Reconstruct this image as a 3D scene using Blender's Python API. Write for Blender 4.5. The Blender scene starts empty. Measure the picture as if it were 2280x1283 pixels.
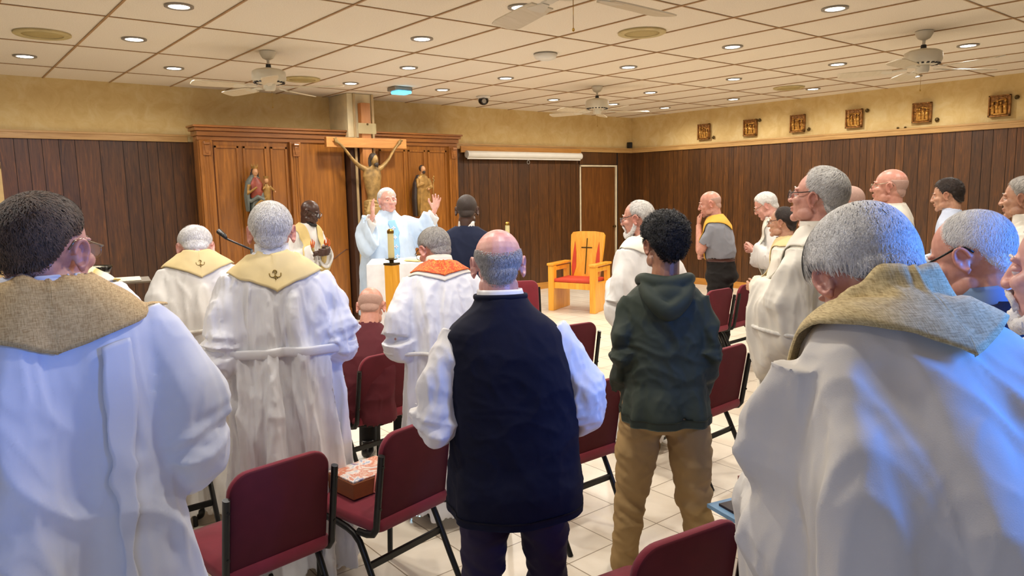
import bpy, math, random
import numpy as np
from mathutils import Vector, Matrix, noise
from mathutils.bvhtree import BVHTree
D = bpy.data
SC = bpy.context.scene
COL = SC.collection
PI = math.pi
rad = math.radians

# ---------------------------------------------------------------- camera
HC = 1.76                       # lens height above the floor
FPX = 1625.4                    # focal length in pixels of the 2280 px wide frame
YAW, PITCH, ROLL = rad(39.02), rad(-7.68), rad(-1.09)
FWD = np.array([math.sin(YAW)*math.cos(PITCH), math.cos(YAW)*math.cos(PITCH), math.sin(PITCH)])
_rt = np.array([math.cos(YAW), -math.sin(YAW), 0.0])
_up = np.cross(_rt, FWD)
RT = math.cos(ROLL)*_rt + math.sin(ROLL)*_up
UP = -math.sin(ROLL)*_rt + math.cos(ROLL)*_up
cam_data = D.cameras.new('camera')
cam = D.objects.new('camera', cam_data)
COL.objects.link(cam)
cam_data.sensor_width = 36.0
cam_data.lens = 36.0*FPX/2280.0
cam_data.clip_start = 0.02
cam_data.clip_end = 100
M = Matrix(((RT[0], UP[0], -FWD[0], 0.0), (RT[1], UP[1], -FWD[1], 0.0), (RT[2], UP[2], -FWD[2], HC), (0, 0, 0, 1)))
cam.matrix_world = M
SC.camera = cam

# ---------------------------------------------------------------- world, exposure, large lights
SC.view_settings.view_transform = 'Standard'
SC.view_settings.look = 'None'
SC.view_settings.gamma = 1.0
SC.view_settings.exposure = EXPOSURE = 0.22
SC.view_settings.use_curve_mapping = False
world = D.worlds.new('world')
SC.world = world
world.use_nodes = True
bg = world.node_tree.nodes['Background']
bg.inputs[0].default_value = (0.97, 0.95, 0.93, 1)
bg.inputs[1].default_value = WORLD = 0.10
SC.cycles.max_bounces = 7
SC.cycles.diffuse_bounces = 4
SC.cycles.use_denoising = True
LAMP_W = 60.0                    # power of each recessed lamp
LAMP_COL = (1.0, 0.945, 0.87)


def area_light(name, loc, target, size, sizey, power, color, parent=None, spread=PI):
    l = D.lights.new(name, 'AREA')
    l.shape = 'RECTANGLE'
    l.size, l.size_y, l.energy, l.color = size, sizey, power, color
    l.spread = spread
    o = D.objects.new(name, l)
    COL.objects.link(o)
    o.location = loc
    o.rotation_euler = (Vector(target)-Vector(loc)).to_track_quat('-Z', 'Y').to_euler()
    return o


# blue area lights added behind the camera; their real source is unseen
area_light('blue_light_right', (2.35, -0.75, 1.95), (1.6, 0.75, 1.3), 0.5, 0.5, 15.0, (0.04, 0.24, 1.0), spread=rad(75))
area_light('blue_light_left', (-1.5, -0.6, 1.6), (0.5, 2.2, 1.2), 1.4, 1.0, 14.0, (0.30, 0.48, 1.0))

# ---------------------------------------------------------------- pixel -> world
CX, CY = 1140.0, 641.5


def ray(px, py):
    return FWD + RT*(px-CX)/FPX - UP*(py-CY)/FPX


CAMP = np.array([0, 0, HC])


def atz(px, py, z):
    r = ray(px, py)
    return CAMP + r*(z-HC)/r[2]


def aty(px, py, y):
    r = ray(px, py)
    return CAMP + r*y/r[1]


def atx(px, py, x):
    r = ray(px, py)
    return CAMP + r*x/r[0]


def atd(px, py, d):
    return CAMP + r_(px, py)*d


r_ = ray

# ---------------------------------------------------------------- materials


def srgb(r, g, b):
    f = lambda c: (c/255/12.92) if c/255 <= 0.04045 else ((c/255+0.055)/1.055)**2.4
    return (f(r), f(g), f(b), 1.0)


class NT:
    def __init__(s, name):
        s.m = D.materials.new(name)
        s.m.use_nodes = True
        s.t = s.m.node_tree
        s.b = s.t.nodes['Principled BSDF']

    def n(s, typ, **kw):
        nd = s.t.nodes.new(typ)
        for k, v in kw.items():
            if k.startswith('i_'):
                key = k[2:].replace('_', ' ')
                nd.inputs[key].default_value = v
            else:
                setattr(nd, k, v)
        return nd

    def l(s, a, b):
        s.t.links.new(a, b)

    def coord(s, kind='Object', scale=(1, 1, 1)):
        tc = s.n('ShaderNodeTexCoord')
        mp = s.n('ShaderNodeMapping')
        mp.inputs['Scale'].default_value = scale
        s.l(tc.outputs[kind], mp.inputs['Vector'])
        return mp.outputs[0]

    def noise(s, vec, scale, detail=3, rough=0.5, dist=0.0):
        n = s.n('ShaderNodeTexNoise')
        n.inputs['Scale'].default_value = scale
        n.inputs['Detail'].default_value = detail
        n.inputs['Roughness'].default_value = rough
        n.inputs['Distortion'].default_value = dist
        if vec is not None:
            s.l(vec, n.inputs['Vector'])
        return n.outputs['Fac']

    def ramp(s, fac, stops):
        r = s.n('ShaderNodeValToRGB')
        e = r.color_ramp.elements
        while len(e) < len(stops):
            e.new(0.5)
        for el, (p, c) in zip(e, stops):
            el.position = p
            el.color = c
        s.l(fac, r.inputs[0])
        return r.outputs[0]

    def bump(s, h, strength, dist=0.01, prev=None):
        b = s.n('ShaderNodeBump')
        b.inputs['Strength'].default_value = strength
        b.inputs['Distance'].default_value = dist
        s.l(h, b.inputs['Height'])
        if prev is not None:
            s.l(prev, b.inputs['Normal'])
        s.l(b.outputs[0], s.b.inputs['Normal'])
        return b.outputs[0]


_mats = {}


def plain(name, col, rough=0.6, metal=0.0, noise_scale=0, noise_amt=0.12, bump_scale=0, bump=0.2, bdist=0.003, coat=0, sheen=0, aniso=(1, 1, 1)):
    """A procedural material: base colour broken up by noise, with an optional bump."""
    if name in _mats:
        return _mats[name]
    s = NT(name)
    c = srgb(*col)
    s.b.inputs['Base Color'].default_value = c
    s.b.inputs['Roughness'].default_value = rough
    s.b.inputs['Metallic'].default_value = metal
    if coat:
        s.b.inputs['Coat Weight'].default_value = coat
    if sheen:
        s.b.inputs['Sheen Weight'].default_value = sheen
    if noise_scale or bump_scale:
        v = s.coord('Object', aniso)
    if noise_scale:
        a = tuple(min(1, x*(1-noise_amt)) for x in c[:3])+(1,)
        b = tuple(min(1, x*(1+noise_amt)) for x in c[:3])+(1,)
        s.l(s.ramp(s.noise(v, noise_scale), [(0.3, a), (0.7, b)]), s.b.inputs['Base Color'])
    if bump_scale:
        s.bump(s.noise(v, bump_scale, 4, 0.6), bump, bdist)
    _mats[name] = s.m
    return s.m


def wood(name, dark, light, scale=3.0, axis='z', rough=0.35, coat=0.25, island=0.0):
    if name in _mats:
        return _mats[name]
    s = NT(name)
    sc = {'z': (9, 9, 0.7), 'x': (0.7, 9, 9), 'y': (9, 0.7, 9)}[axis]
    v = s.coord('Object', sc)
    f = s.noise(v, scale, 6, 0.6, 1.2)
    col = s.ramp(f, [(0.3, srgb(*dark)), (0.55, srgb(*[(a+b)/2 for a, b in zip(dark, light)])), (0.75, srgb(*light))])
    if island:
        g = s.n('ShaderNodeNewGeometry')
        mr = s.n('ShaderNodeMapRange')
        mr.inputs[3].default_value = 1-island
        mr.inputs[4].default_value = 1+island
        s.l(g.outputs['Random Per Island'], mr.inputs[0])
        mx = s.n('ShaderNodeHueSaturation')
        s.l(mr.outputs[0], mx.inputs['Value'])
        s.l(col, mx.inputs['Color'])
        col = mx.outputs[0]
    s.l(col, s.b.inputs['Base Color'])
    s.b.inputs['Roughness'].default_value = rough
    s.b.inputs['Coat Weight'].default_value = coat
    s.b.inputs['Coat Roughness'].default_value = 0.3
    s.bump(f, 0.12, 0.002)
    _mats[name] = s.m
    return s.m


def emit(name, col, strength):
    if name in _mats:
        return _mats[name]
    s = NT(name)
    s.b.inputs['Base Color'].default_value = srgb(*col)
    s.b.inputs['Emission Color'].default_value = srgb(*col)
    s.b.inputs['Emission Strength'].default_value = strength
    _mats[name] = s.m
    return s.m


def cloth(name, col, rough=0.85, weave=900, wb=0.12, wrinkle=0.35, wscale=7, mottled=0.05, wdist=0.012, sheen=0.0, stretch=(1, 1, 0.35)):
    """Woven cloth: fine weave bump, soft vertical wrinkles, slight mottling."""
    if name in _mats:
        return _mats[name]
    s = NT(name)
    c = srgb(*col)
    v = s.coord('Object')
    v2 = s.coord('Object', stretch)
    a = tuple(min(1, x*(1-mottled)) for x in c[:3])+(1,)
    b = tuple(min(1, x*(1+mottled)) for x in c[:3])+(1,)
    s.l(s.ramp(s.noise(v, 14), [(0.3, a), (0.7, b)]), s.b.inputs['Base Color'])
    s.b.inputs['Roughness'].default_value = rough
    s.b.inputs['Specular IOR Level'].default_value = 0.25
    if sheen:
        s.b.inputs['Sheen Weight'].default_value = sheen
    nb = s.bump(s.noise(v2, wscale, 2, 0.5, 0.6), wrinkle, wdist)
    s.bump(s.noise(v, weave, 1), wb, 0.001, nb)
    _mats[name] = s.m
    return s.m


def burlap(name, ca, cb, scale=260):
    if name in _mats:
        return _mats[name]
    s = NT(name)
    v = s.coord('Object')
    w1 = s.noise(s.coord('Object', (1, 0.12, 0.12)), scale, 2)
    w2 = s.noise(s.coord('Object', (0.12, 0.12, 1)), scale, 2)
    ad = s.n('ShaderNodeMath', operation='ADD')
    s.l(w1, ad.inputs[0])
    s.l(w2, ad.inputs[1])
    mu = s.n('ShaderNodeMath', operation='MULTIPLY')
    s.l(ad.outputs[0], mu.inputs[0])
    mu.inputs[1].default_value = 0.5
    s.l(s.ramp(mu.outputs[0], [(0.38, srgb(*ca)), (0.6, srgb(*cb))]), s.b.inputs['Base Color'])
    s.b.inputs['Roughness'].default_value = 0.8
    s.b.inputs['Sheen Weight'].default_value = 0.1
    s.bump(mu.outputs[0], 0.4, 0.002)
    _mats[name] = s.m
    return s.m


# ---------------------------------------------------------------- mesh helpers
class G:
    """Collects verts and faces (each with a material slot)."""

    def __init__(s):
        s.v = []
        s.f = []
        s.mi = []
        s.n = 0

    def add(s, v, f, mi=0):
        v = np.asarray(v, float).reshape(-1, 3)
        s.v.append(v)
        for q in f:
            s.f.append(tuple(i+s.n for i in q))
            s.mi.append(mi)
        s.n += len(v)
        return s

    def box(s, lo, hi, mi=0, rot=None, at=None):
        (x0, y0, z0), (x1, y1, z1) = lo, hi
        v = np.array([(x0, y0, z0), (x1, y0, z0), (x1, y1, z0), (x0, y1, z0), (x0, y0, z1), (x1, y0, z1), (x1, y1, z1), (x0, y1, z1)], float)
        if rot is not None:
            v = v @ np.asarray(rot).T
        if at is not None:
            v = v+np.asarray(at)
        return s.add(v, [(0, 3, 2, 1), (4, 5, 6, 7), (0, 1, 5, 4), (1, 2, 6, 5), (2, 3, 7, 6), (3, 0, 4, 7)], mi)

    def cyl(s, p, q, r0, r1=None, n=16, mi=0, cap=True):
        r1 = r0 if r1 is None else r1
        return s.tube([p, q], [r0, r1], n, mi, cap)

    def tube(s, pts, rr, n=10, mi=0, cap=True, closed=False):
        v, f = tube(pts, rr, n, cap, closed)
        return s.add(v, f, mi)

    def ell(s, c, r, n=16, m=10, rot=None, mi=0):
        v, f = ell(c, r, n, m, rot)
        return s.add(v, f, mi)

    def lathe(s, prof, c=(0, 0, 0), n=24, mi=0):
        """prof: list of (r, z)"""
        v = []
        for r, z in prof:
            for i in range(n):
                a = 2*PI*i/n
                v.append((c[0]+r*math.cos(a), c[1]+r*math.sin(a), c[2]+z))
        f = []
        for j in range(len(prof)-1):
            for i in range(n):
                k = (i+1) % n
                f.append((j*n+i, j*n+k, (j+1)*n+k, (j+1)*n+i))
        f.append(tuple(range(n))[::-1])
        f.append(tuple((len(prof)-1)*n+i for i in range(n)))
        return s.add(v, f, mi)

    def prism(s, poly, y0, y1, plane='xz', mi=0):
        """Extrude a 2D outline (counter-clockwise) between two depths."""
        n = len(poly)
        v = []
        for y in (y0, y1):
            for a, b in poly:
                v.append((a, y, b) if plane == 'xz' else ((y, a, b) if plane == 'yz' else (a, b, y)))
        f = [tuple(range(n)), tuple(range(2*n-1, n-1, -1))]
        for i in range(n):
            k = (i+1) % n
            f.append((i, i+n, k+n, k))
        return s.add(v, f, mi)

    def arrays(s):
        return np.concatenate(s.v), s.f

    def build(s, name, mats, parent=None, smooth=False, bevel=0.0, loc=None, rz=None, sharp=None):
        v = np.concatenate(s.v)
        me = D.meshes.new(name)
        me.from_pydata(v.tolist(), [], s.f)
        if not isinstance(mats, (list, tuple)):
            mats = [mats]
        for m in mats:
            me.materials.append(m)
        if len(mats) > 1:
            me.polygons.foreach_set('material_index', s.mi)
        if smooth:
            me.polygons.foreach_set('use_smooth', [True]*len(s.f))
            if sharp:
                me.set_sharp_from_angle(angle=rad(sharp))
        me.update()
        o = D.objects.new(name, me)
        COL.objects.link(o)
        if parent is not None:
            o.parent = parent
        if bevel:
            b = o.modifiers.new('bevel', 'BEVEL')
            b.width = bevel
            b.segments = 2
            b.limit_method = 'ANGLE'
            b.angle_limit = rad(40)
        if loc is not None:
            o.location = loc
        if rz is not None:
            o.rotation_euler = (0, 0, rz)
        return o


def norm(v):
    v = np.asarray(v, float)
    return v/(np.linalg.norm(v)+1e-12)


def tube(pts, rr, n=10, cap=True, closed=False, ref=None):
    """Closed tube; rr entries are r or (a, b) with a along the side axis."""
    P = np.asarray(pts, float)
    m = len(P)
    T = np.zeros_like(P)
    for i in range(m):
        if closed:
            T[i] = P[(i+1) % m]-P[i-1]
        else:
            T[i] = P[min(i+1, m-1)]-P[max(i-1, 0)]
        T[i] = norm(T[i])
    if ref is None:
        ref = np.array([0, 0, 1.0]) if abs(T[0][2]) < 0.9 else np.array([0, 1.0, 0])
    u = norm(np.cross(T[0], ref))
    v = []
    for i in range(m):
        u = norm(u - T[i]*(u@T[i]))
        w = np.cross(T[i], u)
        r = rr[i] if hasattr(rr, '__len__') else rr
        a, b = (r if hasattr(r, '__len__') else (r, r))
        for k in range(n):
            t = 2*PI*k/n
            v.append(P[i]+u*a*math.cos(t)+w*b*math.sin(t))
    f = []
    for j in range(m if closed else m-1):
        j2 = (j+1) % m
        for i in range(n):
            k = (i+1) % n
            f.append((j*n+i, j*n+k, j2*n+k, j2*n+i))
    if cap and not closed:
        f.append(tuple(range(n))[::-1])
        f.append(tuple((m-1)*n+i for i in range(n)))
    return np.array(v), f


def ell(c, r, n=16, m=10, rot=None):
    v = [(0, 0, -1)]
    for j in range(1, m):
        p = -PI/2+PI*j/m
        for i in range(n):
            a = 2*PI*i/n
            v.append((math.cos(p)*math.cos(a), math.cos(p)*math.sin(a), math.sin(p)))
    v.append((0, 0, 1))
    v = np.array(v)*np.array(r if hasattr(r, '__len__') else (r, r, r))
    if rot is not None:
        v = v @ np.asarray(rot).T
    v = v+np.array(c)
    f = []
    for i in range(n):
        f.append((0, 1+(i+1) % n, 1+i))
        f.append((len(v)-1, 1+(m-2)*n+i, 1+(m-2)*n+(i+1) % n))
    for j in range(m-2):
        for i in range(n):
            k = (i+1) % n
            f.append((1+j*n+i, 1+j*n+k, 1+(j+1)*n+k, 1+(j+1)*n+i))
    return v, f


def rotx(a):
    c, s = math.cos(a), math.sin(a)
    return np.array([[1, 0, 0], [0, c, -s], [0, s, c]])


def roty(a):
    c, s = math.cos(a), math.sin(a)
    return np.array([[c, 0, s], [0, 1, 0], [-s, 0, c]])


def rotz(a):
    c, s = math.cos(a), math.sin(a)
    return np.array([[c, -s, 0], [s, c, 0], [0, 0, 1]])


def tag(o, label=None, cat=None, group=None, kind=None):
    if label:
        o['label'] = label
    if cat:
        o['category'] = cat
    if group:
        o['group'] = group
    if kind:
        o['kind'] = kind
    return o


def empty(name, loc=(0, 0, 0), rz=0.0, **kw):
    o = D.objects.new(name, None)
    o.empty_display_size = 0.1
    COL.objects.link(o)
    o.location = loc
    o.rotation_euler = (0, 0, rz)
    return tag(o, **kw)


def copy_tree(o, parent=None):
    kids = list(o.children)
    c = o.copy()
    COL.objects.link(c)
    if parent is not None:
        c.parent = parent
    for k in kids:
        copy_tree(k, c)
    return c


def smoothstep(x, a, b):
    t = np.clip((x-a)/(b-a), 0, 1)
    return t*t*(3-2*t)


def rmesh(v, f, voxel, it=3, fac=0.5):
    """Fuse closed pieces into one skin (voxel remesh), relax it and return arrays."""
    me = D.meshes.new('tmp')
    me.from_pydata(np.asarray(v).tolist(), [], f)
    o = D.objects.new('tmp', me)
    COL.objects.link(o)
    r = o.modifiers.new('r', 'REMESH')
    r.mode = 'VOXEL'
    r.voxel_size = voxel
    r.adaptivity = 0.0
    if it:
        s = o.modifiers.new('s', 'SMOOTH')
        s.factor = fac
        s.iterations = it
    dg = bpy.context.evaluated_depsgraph_get()
    ev = o.evaluated_get(dg)
    m2 = ev.to_mesh()
    n = len(m2.vertices)
    co = np.empty(n*3)
    m2.vertices.foreach_get('co', co)
    nl = len(m2.loops)
    li = np.empty(nl, np.int32)
    m2.loops.foreach_get('vertex_index', li)
    ls = np.empty(len(m2.polygons), np.int32)
    m2.polygons.foreach_get('loop_start', ls)
    lt = np.empty(len(m2.polygons), np.int32)
    m2.polygons.foreach_get('loop_total', lt)
    ev.to_mesh_clear()
    D.objects.remove(o)
    D.meshes.remove(me)
    lil = li.tolist()
    fs = [tuple(lil[a:a+b]) for a, b in zip(ls.tolist(), lt.tolist())]
    return co.reshape(-1, 3), fs


def mesh_obj(name, v, f, mats, parent=None, smooth=True, mi=None, sharp=None):
    g = G()
    g.v = [np.asarray(v)]
    g.f = list(f)
    g.mi = list(mi) if mi is not None else [0]*len(g.f)
    return g.build(name, mats, parent, smooth=smooth, sharp=sharp)


# ================================================================ the room
YF, XR, ZC, ZP = 9.675, 10.885, 3.079, 2.42       # front wall, right wall, ceiling, top of the panelling
m_plaster = None


def plaster():
    s = NT('plaster_ochre')
    v = s.coord('Object')
    f = s.noise(v, 5, 6, 0.65, 0.8)
    s.l(s.ramp(f, [(0.3, srgb(206, 174, 112)), (0.5, srgb(216, 188, 128)), (0.7, srgb(223, 200, 146))]), s.b.inputs['Base Color'])
    s.b.inputs['Roughness'].default_value = 0.85
    s.bump(s.noise(v, 30, 5), 0.25, 0.006)
    return s.m


m_plaster = plaster()
m_panel = wood('panelling_walnut', (54, 31, 10), (112, 68, 24), 4.0, 'z', 0.42, 0.2, island=0.28)
m_groove = plain('panel_groove', (26, 15, 9), 0.7, noise_scale=20)
m_trim = wood('trim_maple', (170, 128, 72), (206, 168, 108), 3, 'x', 0.4)
m_base = wood('baseboard_oak', (176, 118, 44), (214, 152, 66), 3, 'x', 0.4)
m_oak = wood('reredos_oak', (124, 74, 22), (180, 114, 42), 2.2, 'z', 0.3, 0.4)
m_oakx = wood('reredos_oak_rail', (128, 78, 32), (178, 114, 54), 2.2, 'x', 0.3, 0.4)
m_oaklight = wood('golden_oak', (220, 148, 36), (250, 188, 70), 2.4, 'z', 0.28, 0.4)
m_beam = wood('cross_beam_maple', (186, 122, 60), (220, 160, 92), 2.0, 'x', 0.4)
m_beamz = wood('cross_post_maple', (170, 106, 52), (204, 142, 78), 2.0, 'z', 0.4)
m_black = plain('black_plastic', (22, 22, 24), 0.4, noise_scale=8)
m_white_pl = plain('white_plastic', (226, 222, 210), 0.45, noise_scale=6, noise_amt=0.04)
m_brass = plain('brass', (176, 138, 62), 0.3, 1.0, noise_scale=30)
m_darkbrass = plain('aged_brass', (84, 66, 34), 0.4, 0.8, noise_scale=30)


def tiled(name, base, grout, size, rot, lo, hi):
    s = NT(name)
    tc = s.n('ShaderNodeTexCoord')
    mp = s.n('ShaderNodeMapping')
    mp.inputs['Rotation'].default_value = (0, 0, rot)
    mp.inputs['Location'].default_value = (-2.234+0.318*20, -2.37+0.318*20, 0)
    s.l(tc.outputs['Object'], mp.inputs['Vector'])
    br = s.n('ShaderNodeTexBrick')
    br.offset = 0.0
    br.squash = 1.0
    br.inputs['Scale'].default_value = 1.0
    br.inputs['Brick Width'].default_value = size
    br.inputs['Row Height'].default_value = size
    br.inputs['Mortar Size'].default_value = 0.0035
    br.inputs['Mortar Smooth'].default_value = 0.3
    br.inputs['Color1'].default_value = srgb(*lo)
    br.inputs['Color2'].default_value = srgb(*hi)
    br.inputs['Mortar'].default_value = srgb(*grout)
    s.l(mp.outputs[0], br.inputs['Vector'])
    nz = s.noise(mp.outputs[0], 5, 5, 0.6, 0.5)
    mx = s.n('ShaderNodeMix', data_type='RGBA', blend_type='MULTIPLY')
    mx.inputs[0].default_value = 0.5
    s.l(br.outputs['Color'], mx.inputs[6])
    s.l(s.ramp(nz, [(0.3, (0.82, 0.77, 0.71, 1)), (0.7, (1, 1, 1, 1))]), mx.inputs[7])
    s.l(mx.outputs[2], s.b.inputs['Base Color'])
    s.b.inputs['Roughness'].default_value = 0.28
    s.bump(br.outputs['Fac'], -0.3, 0.002)
    return s.m


m_floor = tiled('floor_tile', None, (148, 132, 108), 0.318, 0.0, (228, 217, 198), (238, 228, 210))
g = G().box((-3.0, -3.0, -0.08), (XR+0.2, YF+0.2, 0.0))
tag(g.build('floor', m_floor), kind='structure')

# ceiling: lay-in tiles sitting a hair above a grid of bars
m_ctile = NT('ceiling_tile')
_v = m_ctile.coord('Object')
m_ctile.l(m_ctile.ramp(m_ctile.noise(_v, 120, 3, 0.7), [(0.3, srgb(222, 209, 186)), (0.6, srgb(239, 228, 208))]), m_ctile.b.inputs['Base Color'])
m_ctile.b.inputs['Roughness'].default_value = 0.9
m_ctile.bump(m_ctile.noise(_v, 160, 4, 0.7), 0.6, 0.004)
m_ctile = m_ctile.m
m_bar = plain('grid_bar', (168, 132, 88), 0.5, noise_scale=9)
X0, DX, Y0, DY = 0.581, 0.6587, 4.875, 1.3256
g = G()
g.box((-3.0, -3.0, ZC+0.004), (XR+0.2, YF+0.2, ZC+0.08), 0)
i = -5
while X0+DX*i < XR:
    x = X0+DX*i
    if x > -3:
        g.box((x-0.008, -3.0, ZC-0.004), (x+0.008, YF, ZC+0.003), 1)
    i += 1
for j in range(-6, 4):
    y = Y0+DY*j
    if y > -3:
        g.box((-3.0, y-0.006, ZC-0.003), (XR, y+0.006, ZC+0.002), 1)
tag(g.build('ceiling', [m_ctile, m_bar]), kind='structure')

# walls: plaster above a moulding, grooved walnut panelling below
rnd = random.Random(4)
DOOR = (9.47, 10.41)


def planks(name, a, b, along, fixed, z1, skip=None):
    g = G()
    if along == 'x':
        g.box((a, fixed, 0), (b, fixed+0.10, ZC+0.02), 0)
        g.box((a, fixed-0.012, 0), (b, fixed-0.0005, z1), 2)
    else:
        g.box((fixed, a, 0), (fixed+0.10, b, ZC+0.02), 0)
        g.box((fixed-0.012, a, 0), (fixed-0.0005, b, z1), 2)
    p = a
    while p < b:
        w = rnd.choice([0.10, 0.13, 0.16, 0.20, 0.115, 0.245])
        q = min(p+w, b)
        lo, hi = p+0.003, q-0.003
        if hi > lo and not (skip and lo < skip[1] and hi > skip[0]):
            if along == 'x':
                g.box((lo, fixed-0.018, 0), (hi, fixed-0.011, z1), 1)
            else:
                g.box((fixed-0.018, lo, 0), (fixed-0.011, hi, z1), 1)
        p = q
    return tag(g.build(name, [m_plaster, m_panel, m_groove]), kind='structure')


planks('wall_front', -3.0, XR, 'x', YF, ZP, DOOR)
planks('wall_right', -3.0, YF, 'y', XR, ZP)
g = G()
g.box((-3.0, YF-0.045, ZP-0.005), (2.70, YF-0.018, ZP+0.075))
g.box((-3.0, YF-0.055, ZP+0.06), (2.70, YF-0.018, ZP+0.085))
g.box((6.45, YF-0.045, ZP-0.005), (XR-0.02, YF-0.018, ZP+0.075))
g.box((6.45, YF-0.055, ZP+0.06), (XR-0.02, YF-0.018, ZP+0.085))
tag(g.build('trim_1', m_trim, bevel=0.004), kind='structure')
g = G()
g.box((XR-0.045, -3.0, ZP-0.005), (XR-0.018, YF-0.02, ZP+0.075))
g.box((XR-0.055, -3.0, ZP+0.06), (XR-0.018, YF-0.02, ZP+0.085))
tag(g.build('trim_2', wood('trim_maple_y', (170, 128, 72), (206, 168, 108), 3, 'y', 0.4), bevel=0.004), kind='structure')
g = G().box((-3.0, YF-0.035, 0), (9.44, YF-0.018, 0.115)).box((10.44, YF-0.035, 0), (XR-0.02, YF-0.018, 0.115))
tag(g.build('baseboard_front', m_base, bevel=0.003), kind='structure')
g = G().box((XR-0.035, -3.0, 0), (XR-0.018, YF-0.02, 0.115))
tag(g.build('baseboard_right', wood('baseboard_oak_y', (176, 118, 44), (214, 152, 66), 3, 'y', 0.4), bevel=0.003), kind='structure')
# the flush door in the panelling, right of the screen, with its pale metal jamb
m_door = wood('door_walnut', (84, 48, 16), (130, 80, 30), 3.0, 'z', 0.35, 0.35)
tag(G().box((DOOR[0]-.03, YF-.018, 2.19), (DOOR[1]+.03, YF-.011, ZP)).build('trim_6', m_panel), kind='structure')
dr = empty('door_1', (DOOR[0], YF, 0), kind='structure')
G().box((0.03, -0.035, 0.01), (0.91, -0.010, 2.14)).build('door_leaf', m_door, dr, bevel=0.002)
m_jamb = plain('door_jamb_cream', (206, 190, 158), 0.5, noise_scale=8)
G().box((0.915, -0.05, 0), (0.955, -0.002, 2.18)).box((0.0, -0.045, 2.15), (0.93, -0.002, 2.18)).box((-0.01, -0.03, 0), (0.02, -0.002, 2.15)).build('door_frame', m_jamb, dr, bevel=0.002)
G().cyl((0.86, -0.04, 1.03), (0.86, -0.075, 1.03), 0.012).ell((0.86, -0.085, 1.03), (0.026, 0.018, 0.026)).build('door_handle', m_darkbrass, dr, smooth=True)
# pale casing of an opening at the far left end of the front wall
g = G().box((0.55, YF-0.05, 0.0), (0.765, YF-0.018, 2.16)).box((-1.2, YF-0.05, 2.08), (0.765, YF-0.018, 2.16))
tag(g.build('trim_3', plain('casing_cream', (198, 168, 112), 0.5, noise_scale=8), bevel=0.004), kind='structure')
# the plaster column standing in front of the wall behind the cross
m_column = plain('column_paint', (222, 206, 164), 0.75, noise_scale=6, bump_scale=50, bump=0.15)
g = G().box((4.62, 9.13, 2.50), (5.02, YF, ZC)).box((4.64, 9.14, 0.0), (5.00, YF, 2.50), 1)
tag(g.build('trim_4', [m_column, plain('column_dark_cladding', (66, 40, 26), 0.5, noise_scale=6)], bevel=0.004), kind='structure')
g = G()
for x in (4.70, 4.97):
    g.box((x, 9.105, 0.0), (x+0.03, 9.13, ZC))
tag(g.build('trim_5', plain('strip_beige', (196, 170, 124), 0.6, noise_scale=8), bevel=0.003), kind='structure')

# ---------------------------------------------------------------- ceiling fittings
m_glow = emit('lamp_glow', (255, 252, 244), 9.0)
m_ring = plain('lamp_ring_grey', (150, 144, 132), 0.4, 0.3, noise_scale=9)


def make_lamp():
    r = empty('recessed_ceiling_lamp', (0, 0, ZC))
    g = G()
    g.lathe([(0.098, 0.003), (0.098, -0.007), (0.090, -0.010), (0.072, -0.007), (0.068, 0.0)], n=32)
    g.build('trim_ring', m_ring, r, smooth=True, sharp=40)
    g = G()
    g.lathe([(0.069, 0.001), (0.066, -0.005), (0.03, -0.009), (0.001, -0.010)], n=32)
    g.build('lamp_lens', m_glow, r, smooth=True)
    l = D.lights.new('lamp_light', 'SPOT')
    l.energy = LAMP_W
    l.color = LAMP_COL
    l.spot_size = rad(174)
    l.spot_blend = 0.75
    l.shadow_soft_size = 0.06
    o = D.objects.new('lamp_light', l)
    COL.objects.link(o)
    o.parent = r
    o.location = (0, 0, -0.03)
    return r


lamp0 = make_lamp()
GX = lambda k: X0+DX*(k+0.5)
LAMPS = [
    (1.58, 5.60, 'large lamp in the ceiling at the upper left, nearest of its row'),
    (1.58, 6.95, 'ceiling lamp right of the round beige speaker at the upper left'),
    (0.94, 8.31, 'ceiling lamp just below the round beige speaker at the far left'),
    (2.24, 8.28, 'ceiling lamp left of the fan that hangs before the tall wooden screen'),
    (3.58, 4.25, 'ceiling lamp half hidden by the fan blade at the top middle'),
    (3.58, 5.60, 'ceiling lamp below the one beside the top fan blades'),
    (4.27, 6.96, 'ceiling lamp above the small blue light'),
    (4.27, 8.31, 'ceiling lamp above the column with the cross'),
    (5.54, 8.21, 'ceiling lamp right of the small blue light'),
    (5.62, 6.98, 'ceiling lamp between the smoke detector and the black dome camera'),
    (6.28, 5.63, 'ceiling lamp beyond the round beige speaker in the upper middle'),
    (7.56, 8.26, 'small ceiling lamp left of the farthest fan'),
    (8.80, 8.21, 'ceiling lamp showing behind the blades of the farthest fan'),
    (8.20, 6.94, 'ceiling lamp to the right of the farthest fan motor'),
    (9.98, 8.13, 'farthest ceiling lamp, near the corner of the room'),
    (5.58, 2.92, 'largest ceiling lamp of the right half, near the top edge'),
    (6.24, 4.27, 'ceiling lamp left of and below the largest right-hand lamp'),
    (8.15, 4.21, 'ceiling lamp left of the right-hand fan'),
    (8.11, 5.52, 'ceiling lamp above the first wall plaques from the corner'),
    (9.93, 5.47, 'ceiling lamp beside the long beige ceiling grille'),
    (9.97, 6.79, 'ceiling lamp over the first plaque from the room corner'),
    (8.18, 2.91, 'ceiling lamp right of the right-hand fan'),
    (9.92, 4.13, 'ceiling lamp showing through the right-hand fan below its motor'),
    (1.58, 2.92, 'lamp'), (3.58, 2.92, 'lamp'), (1.58, 4.25, 'lamp'), (3.58, 1.6, 'lamp'), (5.58, 1.6, 'lamp'), (1.58, 1.6, 'lamp'),
    (8.18, 1.6, 'lamp'), (-0.4, 2.92, 'lamp'), (-0.4, 5.6, 'lamp')]
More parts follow.
